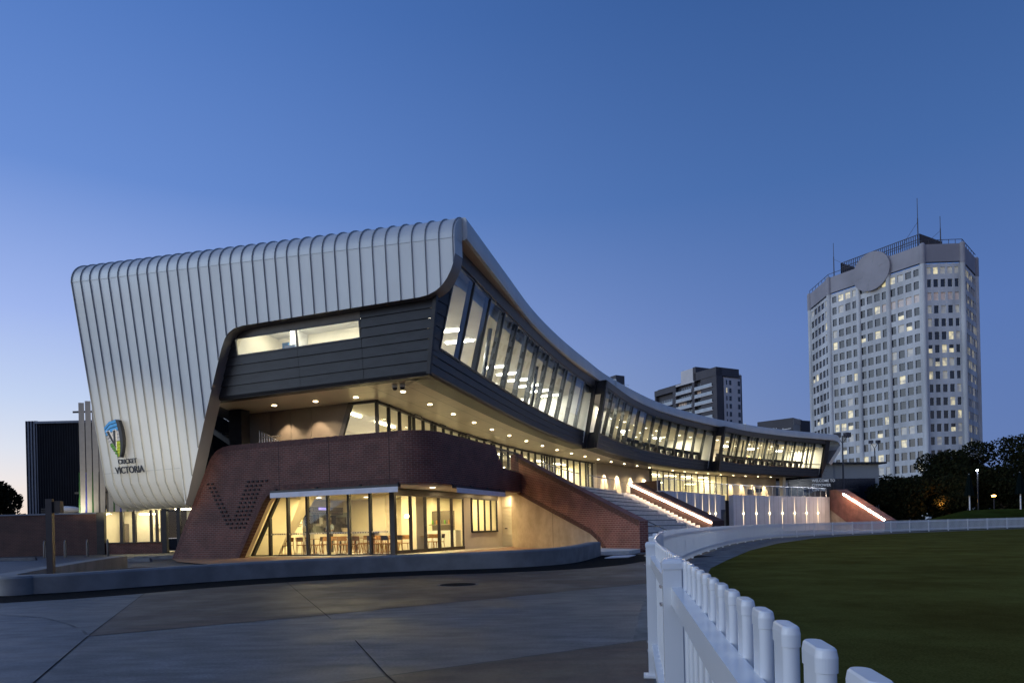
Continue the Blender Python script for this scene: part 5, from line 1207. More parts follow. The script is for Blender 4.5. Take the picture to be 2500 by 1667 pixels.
b = MB(); b.box((-35.2, y0 + .3, 4.9), (.86, .5, 9.8), 'shedtrim')
for i in range(4): b.box((-35.55 + .22 * i, y0 + .03, 4.9), (.05, .05, 9.8), 'shed')
b.build('corner_panel', sd)
b = MB(); b.box(((x0 + x1) / 2, y0 - .05, 9.66), (8.4, .12, .16), 'shedtrim', 0); b.build('gutter', sd)
b = MB()
for i in range(5): b.bar((x0 + .2, y0 - .06, 2.75 + .14 * i), (x1, y0 - .06, 2.75 + .14 * i), .05, .08, 'darker')
b.build('louvres', sd)
t = thing('yard_railing', 'steel railing on a ramp beyond the yard wall at the far left edge', 'railing', (-41, 49, 2.6))
b = MB(); b.bar((-44, 48, 4.6), (-37.4, 49, 3.9), .08, .08, 'steel'); b.build('handrail', t); b = MB(); b.box((-41.6, 49, 3.4), (.5, .4, 2.2), 'darker'); b.build('post', t)
# bicycle hoops, wheel stops, small planting bed
hp = None
for i, (x, y) in enumerate(((-27.4, 40.0), (-26.2, 40.0), (-24.9, 40.0), (-23.7, 40.0))):
    lab = ['steel bicycle hoop nearest the dark square post', 'second steel bicycle hoop from the dark square post', 'third steel bicycle hoop, near the planting bed', 'steel bicycle hoop in front of the cream lobby windows'][i]
    t = thing('bike_hoop', lab, 'bike rack', (x, y, 0), R(116), 'steel bicycle hoops by the brick wall')
    b = MB(); pts = [(x - .30 * math.cos(R(116)), y - .30 * math.sin(R(116)), 0)]
    for k in range(9): a_ = math.pi - math.pi * k / 8; pts.append((x + .30 * math.cos(a_) * math.cos(R(116)), y + .30 * math.cos(a_) * math.sin(R(116)), .68 + .30 * math.sin(a_)))
    pts.append((x + .30 * math.cos(R(116)), y + .30 * math.sin(R(116)), 0)); b.tube(pts, .035, 'hoop', 8); b.build('hoop', t, smooth=True)
for i, (x, y, l, rz, lab) in enumerate(((-26.5, 35.2, 3.6, R(8), 'long pale concrete wheel stop at the left edge'), (-16.4, 29.5, 1.6, R(-2), 'short concrete wheel stop behind the dark post'), (-16.6, 32.2, 2.4, R(6), 'concrete edging bar in front of the planting bed'))):
    b = MB(); b.hexa([(x + px * math.cos(rz) - py * math.sin(rz), y + px * math.sin(rz) + py * math.cos(rz), .0) for px, py in ((-l / 2, -.11), (l / 2, -.11), (l / 2, .11), (-l / 2, .11))], [(x + px * math.cos(rz) - py * math.sin(rz), y + px * math.sin(rz) + py * math.cos(rz), .16) for px, py in ((-l / 2 + .05, -.07), (l / 2 - .05, -.07), (l / 2 - .05, .07), (-l / 2 + .05, .07))], 'kerb'); tag(b.build('wheel_stop'), lab, 'wheel stop', 'concrete wheel stops')
def leaf_blob(b, c, rx, ry, rz_, n, sz, mats, seed):
    rnd = random.Random(seed)
    for i in range(n):
        while True:
            x, y, z = rnd.uniform(-1, 1), rnd.uniform(-1, 1), rnd.uniform(-1, 1); r2 = x * x + y * y + z * z
            if r2 < 1 and rnd.random() < .25 + .75 * r2: break
        p = Vector((c[0] + x * rx, c[1] + y * ry, c[2] + z * rz_)); a = Vector((rnd.gauss(0, 1), rnd.gauss(0, 1), rnd.gauss(0, 1))).normalized(); u = a.orthogonal().normalized(); v = a.cross(u); s_ = sz * rnd.uniform(.6, 1.35)
        b.face([tuple(p + u * s_), tuple(p + v * s_ * .55), tuple(p - u * s_), tuple(p - v * s_ * .55)], rnd.choice(mats))
for i, (x, y, r_) in enumerate(((-14.6, 33.6, .55), (-13.6, 33.9, .5), (-15.6, 33.3, .45))):
    t = thing('shrub', ['low straggly shrub in the middle of the planting bed', 'low straggly shrub at the lobby end of the planting bed', 'low straggly shrub beside the wheel stop'][i], 'shrub', (x, y, 0), 0, 'low shrubs in the planting bed')
    b = MB(); leaf_blob(b, (x, y, .32), r_ * 1.3, r_, .34, 240, .055, ['leafA', 'leafB'], 40 + i); b.build('foliage', t); b = MB()
    for k in range(5): b.tube([(x, y, 0), (x + .3 * math.cos(k * 1.3), y + .3 * math.sin(k * 1.3), .55)], [.012, .004], 'bark', 5)
    b.build('stems', t)
sheet('planting_bed', [[(-17.5, 32.6), (-12.9, 33.6), (-12.4, 35.2), (-17, 35.5)]], 'soil', .02)
t = thing('manhole_cover', 'round dark manhole cover in the concrete apron', 'manhole cover', (-1.05, 12.8, 0))
x_, y_ = -1.05, 12.9
b = MB(); b.lathe((x_, y_, 0), [(.40, 0), (.40, .007)], 'kerb', 28); b.build('rim', t); b = MB(); b.lathe((x_, y_, .003), [(.34, 0), (.34, .009)], 'bitumen', 28); b.build('cover', t)
b = MB(); b.hexa([(2.95, 21.9, .0), (3.75, 22.2, .0), (4.25, 23.6, .0), (3.45, 23.4, .0)], [(2.95, 21.9, .03), (3.75, 22.2, .03), (4.25, 23.6, .03), (3.45, 23.4, .03)], 'panel_white'); tag(b.build('access_hatch'), 'pale flat access hatch in the ground before the brick end wall', 'hatch')
b = MB(); b.hexa([(3.1, 24.3, 0), (4.2, 24.6, 0), (4.9, 26.2, 0), (3.5, 28.5, 0)], [(3.1, 24.3, .14), (4.2, 24.6, .14), (4.9, 26.2, .14), (3.5, 28.5, .14)], 'step'); tag(b.build('concrete_plinth'), 'low concrete plinth between the planter end and the brick wall', 'plinth')
# ================================================================ SIGN on the silver wrap
sg = thing('club_sign', 'shield logo with stacked lettering mounted on the silver cladding', 'sign', B(13.2, 2.4, 5.2))
def SP(x, y, o): # sign plane: x right in metres from s=13.78, y up from z
    s_ = 13.80 - x; z = y; return B(s_, nf(s_, z) + o, z)
def plate(poly, o0, o1, mat, name, parent):
    b = MB(); f = [SP(x, y, o1) for x, y in poly]; k = [SP(x, y, o0) for x, y in poly]; b.face(f, mat)
    for i in range(len(poly)): j = (i + 1) % len(poly); b.face([k[i], k[j], f[j], f[i]], 'signblack' if mat != 'signwhite' else mat)
    return b.build(name, parent)
def px(p): return ((p[0] - 408) / 217 * 1.13, 6.48 - (p[1] - 178) / 317 * 1.72)
LCON = [(408, 238), (412, 262), (416, 285), (424, 312), (434, 335), (444, 358), (456, 382), (468, 402), (482, 425), (497, 448), (512, 468), (548, 490)]
def lc(y):
    for (xa, ya), (xb, yb) in zip(LCON, LCON[1:]):
        if ya <= y <= yb: return lerp(xa, xb, (y - ya) / (yb - ya))
    return 408 if y < 238 else 548
def rc(y):
    P_ = [(180, 570), (220, 580), (300, 588), (355, 588), (390, 583), (440, 572), (490, 548)]
    for (ya, xa), (yb, xb) in zip(P_, P_[1:]):
        if ya <= y <= yb: return lerp(xa, xb, (y - ya) / (yb - ya))
    return 570 if y < 180 else 548
bands = [(238, 178, 198, 'blue'), (262, 205, 228, 'blue'), (287, 236, 262, 'blue'), (314, 268, 292, 'grey'), (338, 297, 322, 'grey'), (360, 327, 350, 'grey'), (384, 356, 380, 'lime'), (406, 386, 408, 'lime'), (428, 414, 432, 'lime'), (452, 438, 456, 'lime'), (472, 461, 484, 'lime')]
for yl, y0_, y1_, c_ in bands:
    xl, xr0, xr1 = lc(yl), rc(y0_), rc(y1_); xm = lerp(xl, xr0, .45); bow = lerp(yl, y0_, .72)
    gap = (y1_ - y0_)
    poly = [(xl, yl - 2), (xm, bow - 4), (xr0, y0_), (xr1, y1_ + 2), (xm, bow + gap * .9), (xl + 4, yl + gap * .75)]
    plate([px(p) for p in poly][::-1], .06, .20, 'green' if c_ == 'lime' and False else c_, 'band', sg)
    if c_ == 'lime': plate([px(p) for p in [(xl, yl - 2), (xm, bow - 4), (xm - 4, bow + gap * .9), (xl + 4, yl + gap * .75)]][::-1], .2, .215, 'green', 'green_tip', sg)
plate([px(p) for p in [(570, 180), (606, 183), (622, 240), (627, 290), (625, 340), (614, 395), (592, 448), (562, 493), (546, 491), (572, 440), (583, 390), (588, 340), (587, 290), (580, 220)]][::-1], .06, .22, 'signblack', 'border', sg)
plate([px(p) for p in [(436, 267), (478, 263), (514, 345), (522, 262), (561, 258), (530, 428)]][::-1], .20, .235, 'signwhite', 'letter_outline', sg)
plate([px(p) for p in [(444, 272), (474, 269), (516, 362), (528, 267), (555, 264), (527, 416)]][::-1], .235, .25, 'signblack', 'letter', sg)
def text_mesh(body, size, name, parent, place, depth=.03, mat='signblack', spacing=1.):
    cu = bpy.data.curves.new(name, 'FONT'); cu.body = body; cu.size = size; cu.extrude = depth / 2; cu.space_character = spacing; cu.offset = size * .012
    o = bpy.data.objects.new(name, cu); C.objects.link(o); dg = bpy.context.evaluated_depsgraph_get(); me = bpy.data.meshes.new_from_object(o.evaluated_get(dg)); bpy.data.objects.remove(o)
    me.materials.clear(); me.materials.append(M[mat])
    for v in me.vertices: v.co = Vector(place(v.co.x, v.co.y, v.co.z))
    r = bpy.data.objects.new(name, me); C.objects.link(r); r.parent = parent; r.matrix_parent_inverse = parent.matrix_basis.inverted(); return r
text_mesh('CRICKET', .30, 'lettering', sg, lambda x, y, z: SP(x + .50, y + 4.48, .14 + z))
text_mesh('VICTORIA', .44, 'lettering', sg, lambda x, y, z: SP(x * .93 + .24, y + 4.04, .14 + z))
# ================================================================ CAFE FURNITURE
def make_chair(name, label, seatm, backm, legm, grp):
    t = thing(name, label, 'chair', (0, 0, 0), 0, grp)
    b = MB(); b.hexa([(-.21, -.20, .43), (.21, -.20, .43), (.20, .21, .44), (-.20, .21, .44)], [(-.21, -.20, .46), (.21, -.20, .46), (.20, .21, .47), (-.20, .21, .47)], seatm); b.build('seat', t)
    b = MB()
    for i in range(4):
        u0, u1 = -.2 + .1 * i, -.1 + .1 * i; c0, c1 = .24 - .5 * u0 * u0 * 2, .24 - .5 * u1 * u1 * 2
        b.hexa([(u0, c0, .62), (u1, c1, .62), (u1, c1 + .02, .62), (u0, c0 + .02, .62)], [(u0, c0 + .03, .82), (u1, c1 + .03, .82), (u1, c1 + .05, .82), (u0, c0 + .05, .82)], backm)
    b.build('backrest', t)
    for sx_, sy_ in ((-1, -1), (1, -1), (-1, 1), (1, 1)):
        b = MB(); b.tube([(sx_ * .23, sy_ * .24, 0), (sx_ * .19, sy_ * .18, .44)] + ([(sx_ * .19, .24, .8)] if sy_ > 0 else []), [.014, .018] + ([.014] if sy_ > 0 else []), legm, 6); b.build('leg', t)
    return t
ch_l = make_chair('cafe_chair', 'x', 'wood', 'wood', 'wood', 'timber cafe chairs behind the glass front')
ch_d = make_chair('cafe_chair', 'x', 'wood', 'wooddark', 'wood', 'timber cafe chairs behind the glass front')
def make_table(label, h=.74, r_=.38):
    t = thing('cafe_table', label, 'table', (0, 0, 0), 0, 'cafe tables')
    b = MB(); b.lathe((0, 0, h - .03), [(r_, 0), (r_, .03)], 'tabletop', 24); b.build('top', t)
    b = MB(); b.lathe((0, 0, 0), [(.24, 0), (.24, .02), (.04, .04), (.035, h - .03)], 'wooddark', 14); b.build('pedestal', t); return t
tb = make_table('x')
TB = [(5.3, -1.5), (3.75, -1.45), (2.35, -1.6), (.75, -1.5), (-.05 + .6, -3.9), (4.4, -3.6), (2.4, -3.4)]
tl = ['cafe table behind the leftmost tall panes', 'cafe table behind the third pane', 'cafe table behind the middle panes', 'cafe table beside the corner post with the dark chair', 'cafe table behind the folding doors', 'cafe table deep in the room at left', 'cafe table deep in the room before the counter']
nm = ['the leftmost front table', 'the second front table', 'the third front table', 'the corner post table', 'the table by the folding doors', 'the deep left table', 'the deep middle table']
side_n = ['left', 'right', 'near', 'far']
used = {}
FZ = .045
for i, (s_, n_) in enumerate(TB):
    x, y, _ = B(s_, n_, 0)
    o = tb if i == 0 else copy_tree(tb, (x, y, FZ), 0, tl[i]); o.location = (x, y, FZ); o['label'] = tl[i]
    for k in range(4):
        if (i, k) in ((3, 1), (4, 2), (5, 0), (1, 2), (0, 1)): continue
        ang = [math.pi / 2, -math.pi / 2, math.pi, 0][k]; ds, dn = [(.62, .05), (-.62, -.06), (.08, .62), (-.05, -.62)][k]
        cx, cy_, _ = B(s_ + ds, n_ + dn, 0); dk_ = (i, k) in ((3, 2), (2, 0), (4, 1), (6, 2)); proto = ch_d if dk_ else ch_l
        lab = ('dark backed' if dk_ else 'light timber') + ' chair on the %s side of %s' % (side_n[k], nm[i])
        rz = BRZ + {0: math.pi / 2, 1: -math.pi / 2, 2: math.pi, 3: 0}[k]
        if proto not in used.values(): used[(i, k)] = proto; o = proto; o.location = (cx, cy_, FZ); o.rotation_euler = (0, 0, rz); o['label'] = lab
        else: o = copy_tree(proto, (cx, cy_, FZ), rz + random.uniform(-.2, .2), lab)
for j, (s_, n_, fl) in enumerate(((6.4, -1.0, .4), (6.1, -2.3, 2.4), (4.55, -.75, -.6), (3.1, -.8, 1.0), (1.55, -.9, 2.9), (1.75, -2.6, .2), (.35, -.75, -.3), (5.0, -2.9, 1.4), (3.2, -2.9, -1.2), (.9, -4.8, .6))):
    x, y, _ = B(s_, n_, 0)
    copy_tree(ch_d if j in (4, 6) else ch_l, (x, y, FZ), BRZ + fl, ['light timber chair pulled up to the slanted mullion', 'light timber chair turned to the left cafe wall', 'light timber chair close behind the second tall pane', 'light timber chair close behind the third tall pane', 'dark backed chair close behind the fourth tall pane', 'light timber chair in the middle of the cafe floor', 'dark backed chair beside the corner post, turned to the glass', 'light timber chair between the two left tables', 'light timber chair between middle and deep tables', 'light timber chair near the cream pillar'][j], 'timber cafe chairs behind the glass front')
t = thing('high_table', 'long dark high table across the middle of the cafe', 'table', B(4.6, -4.3, FZ), BRZ)
b = MB(); b.box(B(4.9, -3.95, FZ + .98), (3.2, .55, .06), 'wooddark', BRZ); b.build('top', t)
for s_ in (3.6, 6.2): b = MB(); b.box(B(s_, -3.95, FZ + .48), (.09, .4, .95), 'wooddark', BRZ); b.build('leg', t)
for k in range(3):    # high stools along the counter bench
    s_, n_ = 7.2, -4.8 - 1.0 * k; x, y, _ = B(s_, n_, 0)
    t = thing('bar_stool', 'dark topped bar stool at the counter, ' + ['leftmost of three', 'middle of three', 'rightmost of three'][k], 'stool', (x, y, FZ), BRZ, 'bar stools at the counter')
    b = MB(); b.lathe((x, y, FZ + .72), [(.2, 0), (.22, .03), (.2, .05)], 'wooddark', 14); b.build('seat', t)
    for q_ in range(4):
        a_ = math.pi / 4 + q_ * math.pi / 2; b = MB(); b.tube([(x + .24 * math.cos(a_), y + .24 * math.sin(a_), FZ), (x + .13 * math.cos(a_), y + .13 * math.sin(a_), FZ + .72)], .014, 'wooddark', 6); b.build('leg', t)
t = thing('potted_plant', 'clipped round plant in a pale bowl on the counter', 'plant', B(7.9, -7.6, 1.08))
b = MB(); b.lathe(B(7.9, -7.6, 1.08), [(.16, 0), (.22, .22), (.21, .23)], 'terracotta', 16); b.build('bowl', t); b = MB(); leaf_blob(b, B(7.9, -7.6, 1.36), .22, .22, .16, 260, .05, ['leafA', 'leafB'], 5); b.build('foliage', t)
# person behind the counter
per = bpy.data.meshes.new('person'); px0, py0, _ = B(8.65, -7.2, 0)
vs_ = [(0, 0, .95), (0, 0, 1.15), (0, 0, 1.36), (0, 0, 1.47), (0, -.01, 1.56), (0, -.01, 1.68), (-.18, 0, 1.40), (-.25, -.02, 1.14), (-.16, -.22, 1.12), (.18, 0, 1.40), (.25, -.02, 1.14), (.16, -.22, 1.12), (-.09, 0, .86), (-.1, 0, .48), (-.1, .02, .06), (.09, 0, .86), (.1, 0, .48), (.1, .02, .06), (-.1, -.12, .03), (.1, -.12, .03)]
ed_ = [(0, 1), (1, 2), (2, 3), (3, 4), (4, 5), (2, 6), (6, 7), (7, 8), (2, 9), (9, 10), (10, 11), (0, 12), (12, 13), (13, 14), (0, 15), (15, 16), (16, 17), (14, 18), (17, 19)]
rd = [(.15, .10), (.14, .10), (.16, .10), (.055, .055), (.085, .095), (.075, .09), (.06, .06), (.042, .042), (.03, .03), (.06, .06), (.042, .042), (.03, .03), (.085, .085), (.06, .06), (.045, .045), (.085, .085), (.06, .06), (.045, .045), (.035, .035), (.035, .035)]
per.from_pydata(vs_, ed_, []); po = bpy.data.objects.new('person', per); C.objects.link(po)
md = po.modifiers.new('skin', 'SKIN'); sb = po.modifiers.new('sub', 'SUBSURF'); sb.levels = sb.render_levels = 1
for i, v in enumerate(per.skin_vertices[0].data): v.radius = rd[i]; v.use_root = (i == 0)
dg = bpy.context.evaluated_depsgraph_get(); me = bpy.data.meshes.new_from_object(po.evaluated_get(dg)); po.modifiers.clear(); po.data = me
me.materials.clear(); [me.materials.append(M[k]) for k in ('shirt', 'skin', 'black')]
for f in me.polygons:
    c = f.center; f.use_smooth = True
    f.material_index = 1 if c.z > 1.46 or (c.z < 1.22 and abs(c.x) > .14 and c.y < -.05) else (2 if c.z < .92 else 0)
po.location = (px0, py0, FZ); po.rotation_euler = (0, 0, BRZ); tag(po, 'person in a pale blue shirt standing behind the counter', 'person')
b = MB(); b.lathe((px0, py0, FZ + 1.60), [(.092, 0), (.1, .06), (.085, .13), (.03, .165)], 'hair', 12); hr = b.build('hair', None, smooth=True); hr.parent = po; po.matrix_basis = Matrix.Translation((px0, py0, FZ)) @ Matrix.Rotation(BRZ, 4, 'Z'); hr.matrix_parent_inverse = po.matrix_basis.inverted()
# ================================================================ BACKGROUND BUILDINGS
tw = thing('office_tower', 'tall pale concrete office tower with small square windows, some lit yellow', 'tower', (106, 190, 0))
TPT = [(95.5, 215), (94.9, 201), (108.7, 178), (118.9, 177.7), (129.8, 188.6), (132, 203), (122, 226), (104, 230)]
NB_ = [5, 12, 5, 7, 6, 11, 7, 7]; HT, FH, NF = 72.3, 3.42, 19
ZB0 = HT - 5.0 - NF * FH
cx, cy_ = sum(p[0] for p in TPT) / 8, sum(p[1] for p in TPT) / 8
random.seed(21)
wl = MB(); gl = MB(); stuffw = MB(); cols = MB(); top = MB(); nind = 0; wins = []
band_lit = {r: random.random() for r in range(NF)}
band_warm = {3}
for e in range(8):
    p, q_ = TPT[e], TPT[(e + 1) % 8]; F_, L_ = line_frame(p, q_)      # +w to the right of travel = outwards for this winding?
    mid = F_(L_ / 2, 1, 0); sgn = 1 if math.hypot(mid[0] - cx, mid[1] - cy_) > math.hypot(*(Vector(F_(L_ / 2, 0, 0)[:2]) - Vector((cx, cy_)))) else -1
    G_ = lambda u, w_, z, F_=F_, sgn=sgn: F_(u, w_ * sgn, z)
    gl.face([G_(0, -.55, 0), G_(L_, -.55, 0), G_(L_, -.55, HT - 5), G_(0, -.55, HT - 5)], 'towerglass')
    nbay = NB_[e]; m_ = .55; bw = (L_ - 2 * m_) / nbay
    # spandrels
    for r in range(-1, NF + 1):
        z0 = ZB0 + r * FH
        zlo, zhi = z0 - .68, z0 + .70
        if r == NF: zlo, zhi = z0 - .95, z0 - .1
        zlo = max(0, zlo)
        if zhi <= 0: continue
        wl.hexa([G_(0, 0, zlo), G_(L_, 0, zlo), G_(L_, -.75, zlo), G_(0, -.75, zlo)], [G_(0, 0, zhi), G_(L_, 0, zhi), G_(L_, -.75, zhi), G_(0, -.75, zhi)], 'tower')
    for i in range(nbay + 1):
        u = m_ + bw * i; pw = .30 if 0 < i < nbay else .5
        wl.hexa([G_(u - pw, .012, 0), G_(u + pw, .012, 0), G_(u + pw, -.75, 0), G_(u - pw, -.75, 0)], [G_(u - pw, .012, HT - 5), G_(u + pw, .012, HT - 5), G_(u + pw, -.75, HT - 5), G_(u - pw, -.75, HT - 5)], 'tower')
    if e <= 4:
        for i in ([0, 4, 8, 12] if e == 1 else [0, nbay]):
            u = [0, m_ + bw * 4, m_ + bw * 8, L_][i // 4] if e == 1 else (0 if i == 0 else L_)
            if e > 1 and i == 0: continue
            if e == 0 and i: continue
            x, y, _ = G_(u, .05, 0); cols.lathe((x, y, 0), [(.62, 0), (.62, HT - 5.0)], 'tower', 14)
            top.lathe((x, y, HT - 5), [(.7, 0), (.7, 4.9), (.5, 5.3), (.1, 5.4)], 'towertop', 14)
    top.hexa([G_(-.1, .12, HT - 4.6), G_(L_ + .1, .12, HT - 4.6), G_(L_ + .1, -.8, HT - 4.6), G_(-.1, -.8, HT - 4.6)], [G_(-.1, .12, HT), G_(L_ + .1, .12, HT), G_(L_ + .1, -.8, HT), G_(-.1, -.8, HT)], 'towertop')
    for r in range(NF):
        for i in range(nbay):
            u0, u1 = m_ + bw * i + .30, m_ + bw * (i + 1) - .30; z0, z1 = ZB0 + r * FH + .70, ZB0 + (r + 1) * FH - .68
            if z1 < 0: continue
            prob = (.10 + .42 * band_lit[r] ** 2) if e in (0, 1) else (.30 + .4 * band_lit[r])
            k = random.random(); fl = NF - 1 - r
            mt = 'towerglass'
            if fl == 2 and e in (1, 2) and (e == 2 or i > 6): mt = 'winwarm'
            elif k < prob * .55: mt = 'winlit'
            elif k < prob: mt = 'windim'
            wins.append((e, r, i, [G_(u0, -.24, z0), G_(u1, -.24, z0), G_(u1, -.24, z1), G_(u0, -.24, z1)], mt, u0, u1, z0, z1, G_))
wl.build('wall', tw); cols.build('columns', tw); top.build('parapet', tw); gl.build('core_glazing', tw)
def win_into(b, wn):
    e, r, i, f, mt, u0, u1, z0, z1, G_ = wn
    if mt == 'winlit' and (r * 7 + i) % 3 == 0:   # blind half down
        zm = lerp(z0, z1, .55); b.face([f[0], f[1], G_(u1, -.24, zm), G_(u0, -.24, zm)], mt); b.face([G_(u0, -.24, zm), G_(u1, -.24, zm), f[2], f[3]], 'towerglass')
    else: b.face(f, mt)
front = [wn for wn in wins if wn[0] == 2]
for wn in front[:100]:
    b = MB(); win_into(b, wn); b.build('window', tw)
b = MB()
for wn in wins:
    if wn[0] != 2: win_into(b, wn)
o = b.build('windows', tw); o['kind'] = 'stuff'
# round disc on the face, plant screen, masts, roof rail
F_, L_ = line_frame(TPT[1], TPT[2])
sg_ = 1 if math.hypot(F_(1, 1, 0)[0] - cx, F_(1, 1, 0)[1] - cy_) > math.hypot(F_(1, 0, 0)[0] - cx, F_(1, 0, 0)[1] - cy_) else -1
b = MB(); uc, zc, rr = L_ * .50, HT - 2.6, 5.3
ring = [(uc + rr * math.cos(k * math.pi / 24), zc + rr * math.sin(k * math.pi / 24)) for k in range(48)]
b.face([F_(u, .9 * sg_, z) for u, z in ring], 'towertop')
for k in range(48): (u0, z0), (u1, z1) = ring[k], ring[(k + 1) % 48]; b.face([F_(u0, .9 * sg_, z0), F_(u1, .9 * sg_, z1), F_(u1, 0, z1), F_(u0, 0, z0)], 'towertop')
for k in range(6): a_ = k * math.pi / 3 + .3; b.bar(F_(uc + 2.2 * math.cos(a_), .91 * sg_, zc + 2.2 * math.sin(a_)), F_(uc + 5 * math.cos(a_), .91 * sg_, zc + 5 * math.sin(a_)), .05, .04, 'scoregrey')
b.build('round_disc', tw)
b = MB(); iw = -5 * sg_
for (ua, wa), (ub, wb_) in (((L_ * .08, -3 * sg_), (L_ * .92, -3 * sg_)), ((L_ * .92, -3 * sg_), (L_ * .92, -14 * sg_)), ((L_ * .08, -3 * sg_), (L_ * .08, -14 * sg_))):
    nn_ = 40
    for k in range(nn_ + 1): u, w_ = lerp(ua, ub, k / nn_), lerp(wa, wb_, k / nn_); b.bar(F_(u, w_, HT - .5), F_(u, w_, HT + 4.2), .14, .14, 'aptdark', up=(1, 0, 0))
    for z in (HT + 1, HT + 2.9, HT + 4.2): b.bar(F_(ua, wa, z), F_(ub, wb_, z), .16, .16, 'aptdark')
b.face([F_(L_ * .92, -3 * sg_, HT), F_(L_ * .92, -14 * sg_, HT), F_(L_ * .92, -9 * sg_, HT + 2.0), F_(L_ * .92, -3 * sg_, HT + 4.4)], 'aptdark'); b.face([F_(L_ * .08, -4 * sg_, HT), F_(L_ * .92, -4 * sg_, HT), F_(L_ * .92, -4 * sg_, HT + 1.4), F_(L_ * .08, -4 * sg_, HT + 1.4)], 'aptdark')
b.build('plant_screen', tw)
for u, w_, hh in ((L_ * .02, -2, 10.5), (L_ * .90, -3.2, 14.0), (L_ * 1.04, -7, 8.5)):
    b = MB(); b.tube([F_(u, w_ * sg_, HT), F_(u, w_ * sg_, HT + hh * .62), F_(u, w_ * sg_, HT + hh * .63), F_(u, w_ * sg_, HT + hh)], [.16, .12, .08, .07], 'aptdark', 8)
    b.bar(F_(u, w_ * sg_, HT + hh * .55), F_(u - 5 + (10 if u < 2 else 0), w_ * sg_, HT + 2), .06, .06, 'aptdark'); b.build('mast', tw)
b = MB()
for e in (0, 1, 2, 3):
    F2, L2 = line_frame(TPT[e], TPT[e + 1]); nn_ = 6
    b.bar(F2(0, 0, HT + 1.1), F2(L2, 0, HT + 1.1), .12, .12, 'aptdark')
    for k in range(nn_): b.bar(F2(L2 * k / nn_, 0, HT), F2(L2 * k / nn_, 0, HT + 1.1), .09, .09, 'aptdark', up=(1, 0, 0))
b.build('roof_rail', tw)
# apartment block
ap = thing('apartment_block', 'grey apartment block with glazed balconies rising behind the silver roof', 'building', (70, 270, 0))
FA, LA = line_frame((62.8, 293.3), (79.4, 262)); FE, LE = line_frame((79.4, 262), (90.9, 268.1))
b = MB()
def blk(u0, u1, d0, d1, z1, mat): b.hexa([FA(u0, d0, 0), FA(u1, d0, 0), FA(u1, d1, 0), FA(u0, d1, 0)], [FA(u0, d0, z1), FA(u1, d0, z1), FA(u1, d1, z1), FA(u0, d1, z1)], mat)
sA = 1 if FA(1, 1, 0)[1] < FA(1, 0, 0)[1] else -1
dpt = lambda d: d * sA
blk(0, LA, dpt(-1.6), dpt(-14), 59.0, 'aptdark')
for u0, u1, z1 in ((-.2, .6, 58.2), (11.2, 13.2, 58.2), (22.6, 24.0, 60.5), (34.0, 36.0, 60.8)): blk(u0, u1, 0, dpt(-3), z1, 'aptdark')
def capb(u0, u1, z0, z1, mat): b.hexa([FA(u0, dpt(.1), z0), FA(u1, dpt(.1), z0), FA(u1, dpt(-12), z0), FA(u0, dpt(-12), z0)], [FA(u0, dpt(.1), z1), FA(u1, dpt(.1), z1), FA(u1, dpt(-12), z1), FA(u0, dpt(-12), z1)], mat)
capb(-.2, 13.2, 56.0, 58.3, 'aptdark'); capb(24, 36, 57.8, 61, 'aptdark'); capb(13.2, 24, 57.6, 58.3, 'aptlight'); capb(16.5, 23.4, 58.3, 63.2, 'aptlight'); capb(23.4, 25, 58, 63.4, 'aptdark')
b.build('wall', ap)
apw = 0; random.seed(5)
for r in range(18):
    z0 = 2.4 + 3.05 * r
    if z0 > 56.5 or z0 < 26: continue
    for u0, u1, nm_ in ((.6, 11.2, 0), (13.2, 22.6, 1), (24.0, 34.0, 2)):
        if z0 > 53.5 and nm_ == 0: continue
        b = MB(); mt = 'windim' if random.random() < .12 else 'aptglass'
        if (r == 16 and nm_ == 2): mt = 'winwarm'
        b.face([FA(u0, dpt(-1.5), z0), FA(u1, dpt(-1.5), z0), FA(u1, dpt(-1.5), z0 + 2.5), FA(u0, dpt(-1.5), z0 + 2.5)], mt)
        if nm_ == 1 and r == 15: b.face([FA(u0, dpt(-1.45), z0), FA(u0 + 4.5, dpt(-1.45), z0), FA(u0 + 4.5, dpt(-1.45), z0 + 2.4), FA(u0, dpt(-1.45), z0 + 2.4)], 'winwarm')
        for q_ in range(1, 7): u = lerp(u0, u1, q_ / 7); b.bar(FA(u, dpt(-1.42), z0), FA(u, dpt(-1.42), z0 + 2.5), .12, .1, 'aptdark', up=(1, 0, 0))
        w_ = b.build('window', ap)
        b = MB(); b.hexa([FA(u0, dpt(.35), z0 - .4), FA(u1, dpt(.35), z0 - .4), FA(u1, dpt(-1.6), z0 - .4), FA(u0, dpt(-1.6), z0 - .4)], [FA(u0, dpt(.35), z0 - .1), FA(u1, dpt(.35), z0 - .1), FA(u1, dpt(-1.6), z0 - .1), FA(u0, dpt(-1.6), z0 - .1)], 'aptlight')
        b.face([FA(u0 + .3, dpt(.38), z0 - .1), FA(u1 - .2, dpt(.38), z0 - .1), FA(u1 - .2, dpt(.38), z0 + 1.0), FA(u0 + .3, dpt(.38), z0 + 1.0)], 'balglass'); b.build('balcony', ap)
b = MB(); sE = 1 if FE(1, 1, 0)[0] > FE(1, 0, 0)[0] else -1
b.hexa([FE(0.1, 0, 0), FE(4.2, 0, 0), FE(4.2, -8 * sE, 0), FE(.1, -8 * sE, 0)], [FE(.1, 0, 60.6), FE(4.2, 0, 60.6), FE(4.2, -8 * sE, 60.6), FE(.1, -8 * sE, 60.6)], 'aptdark')
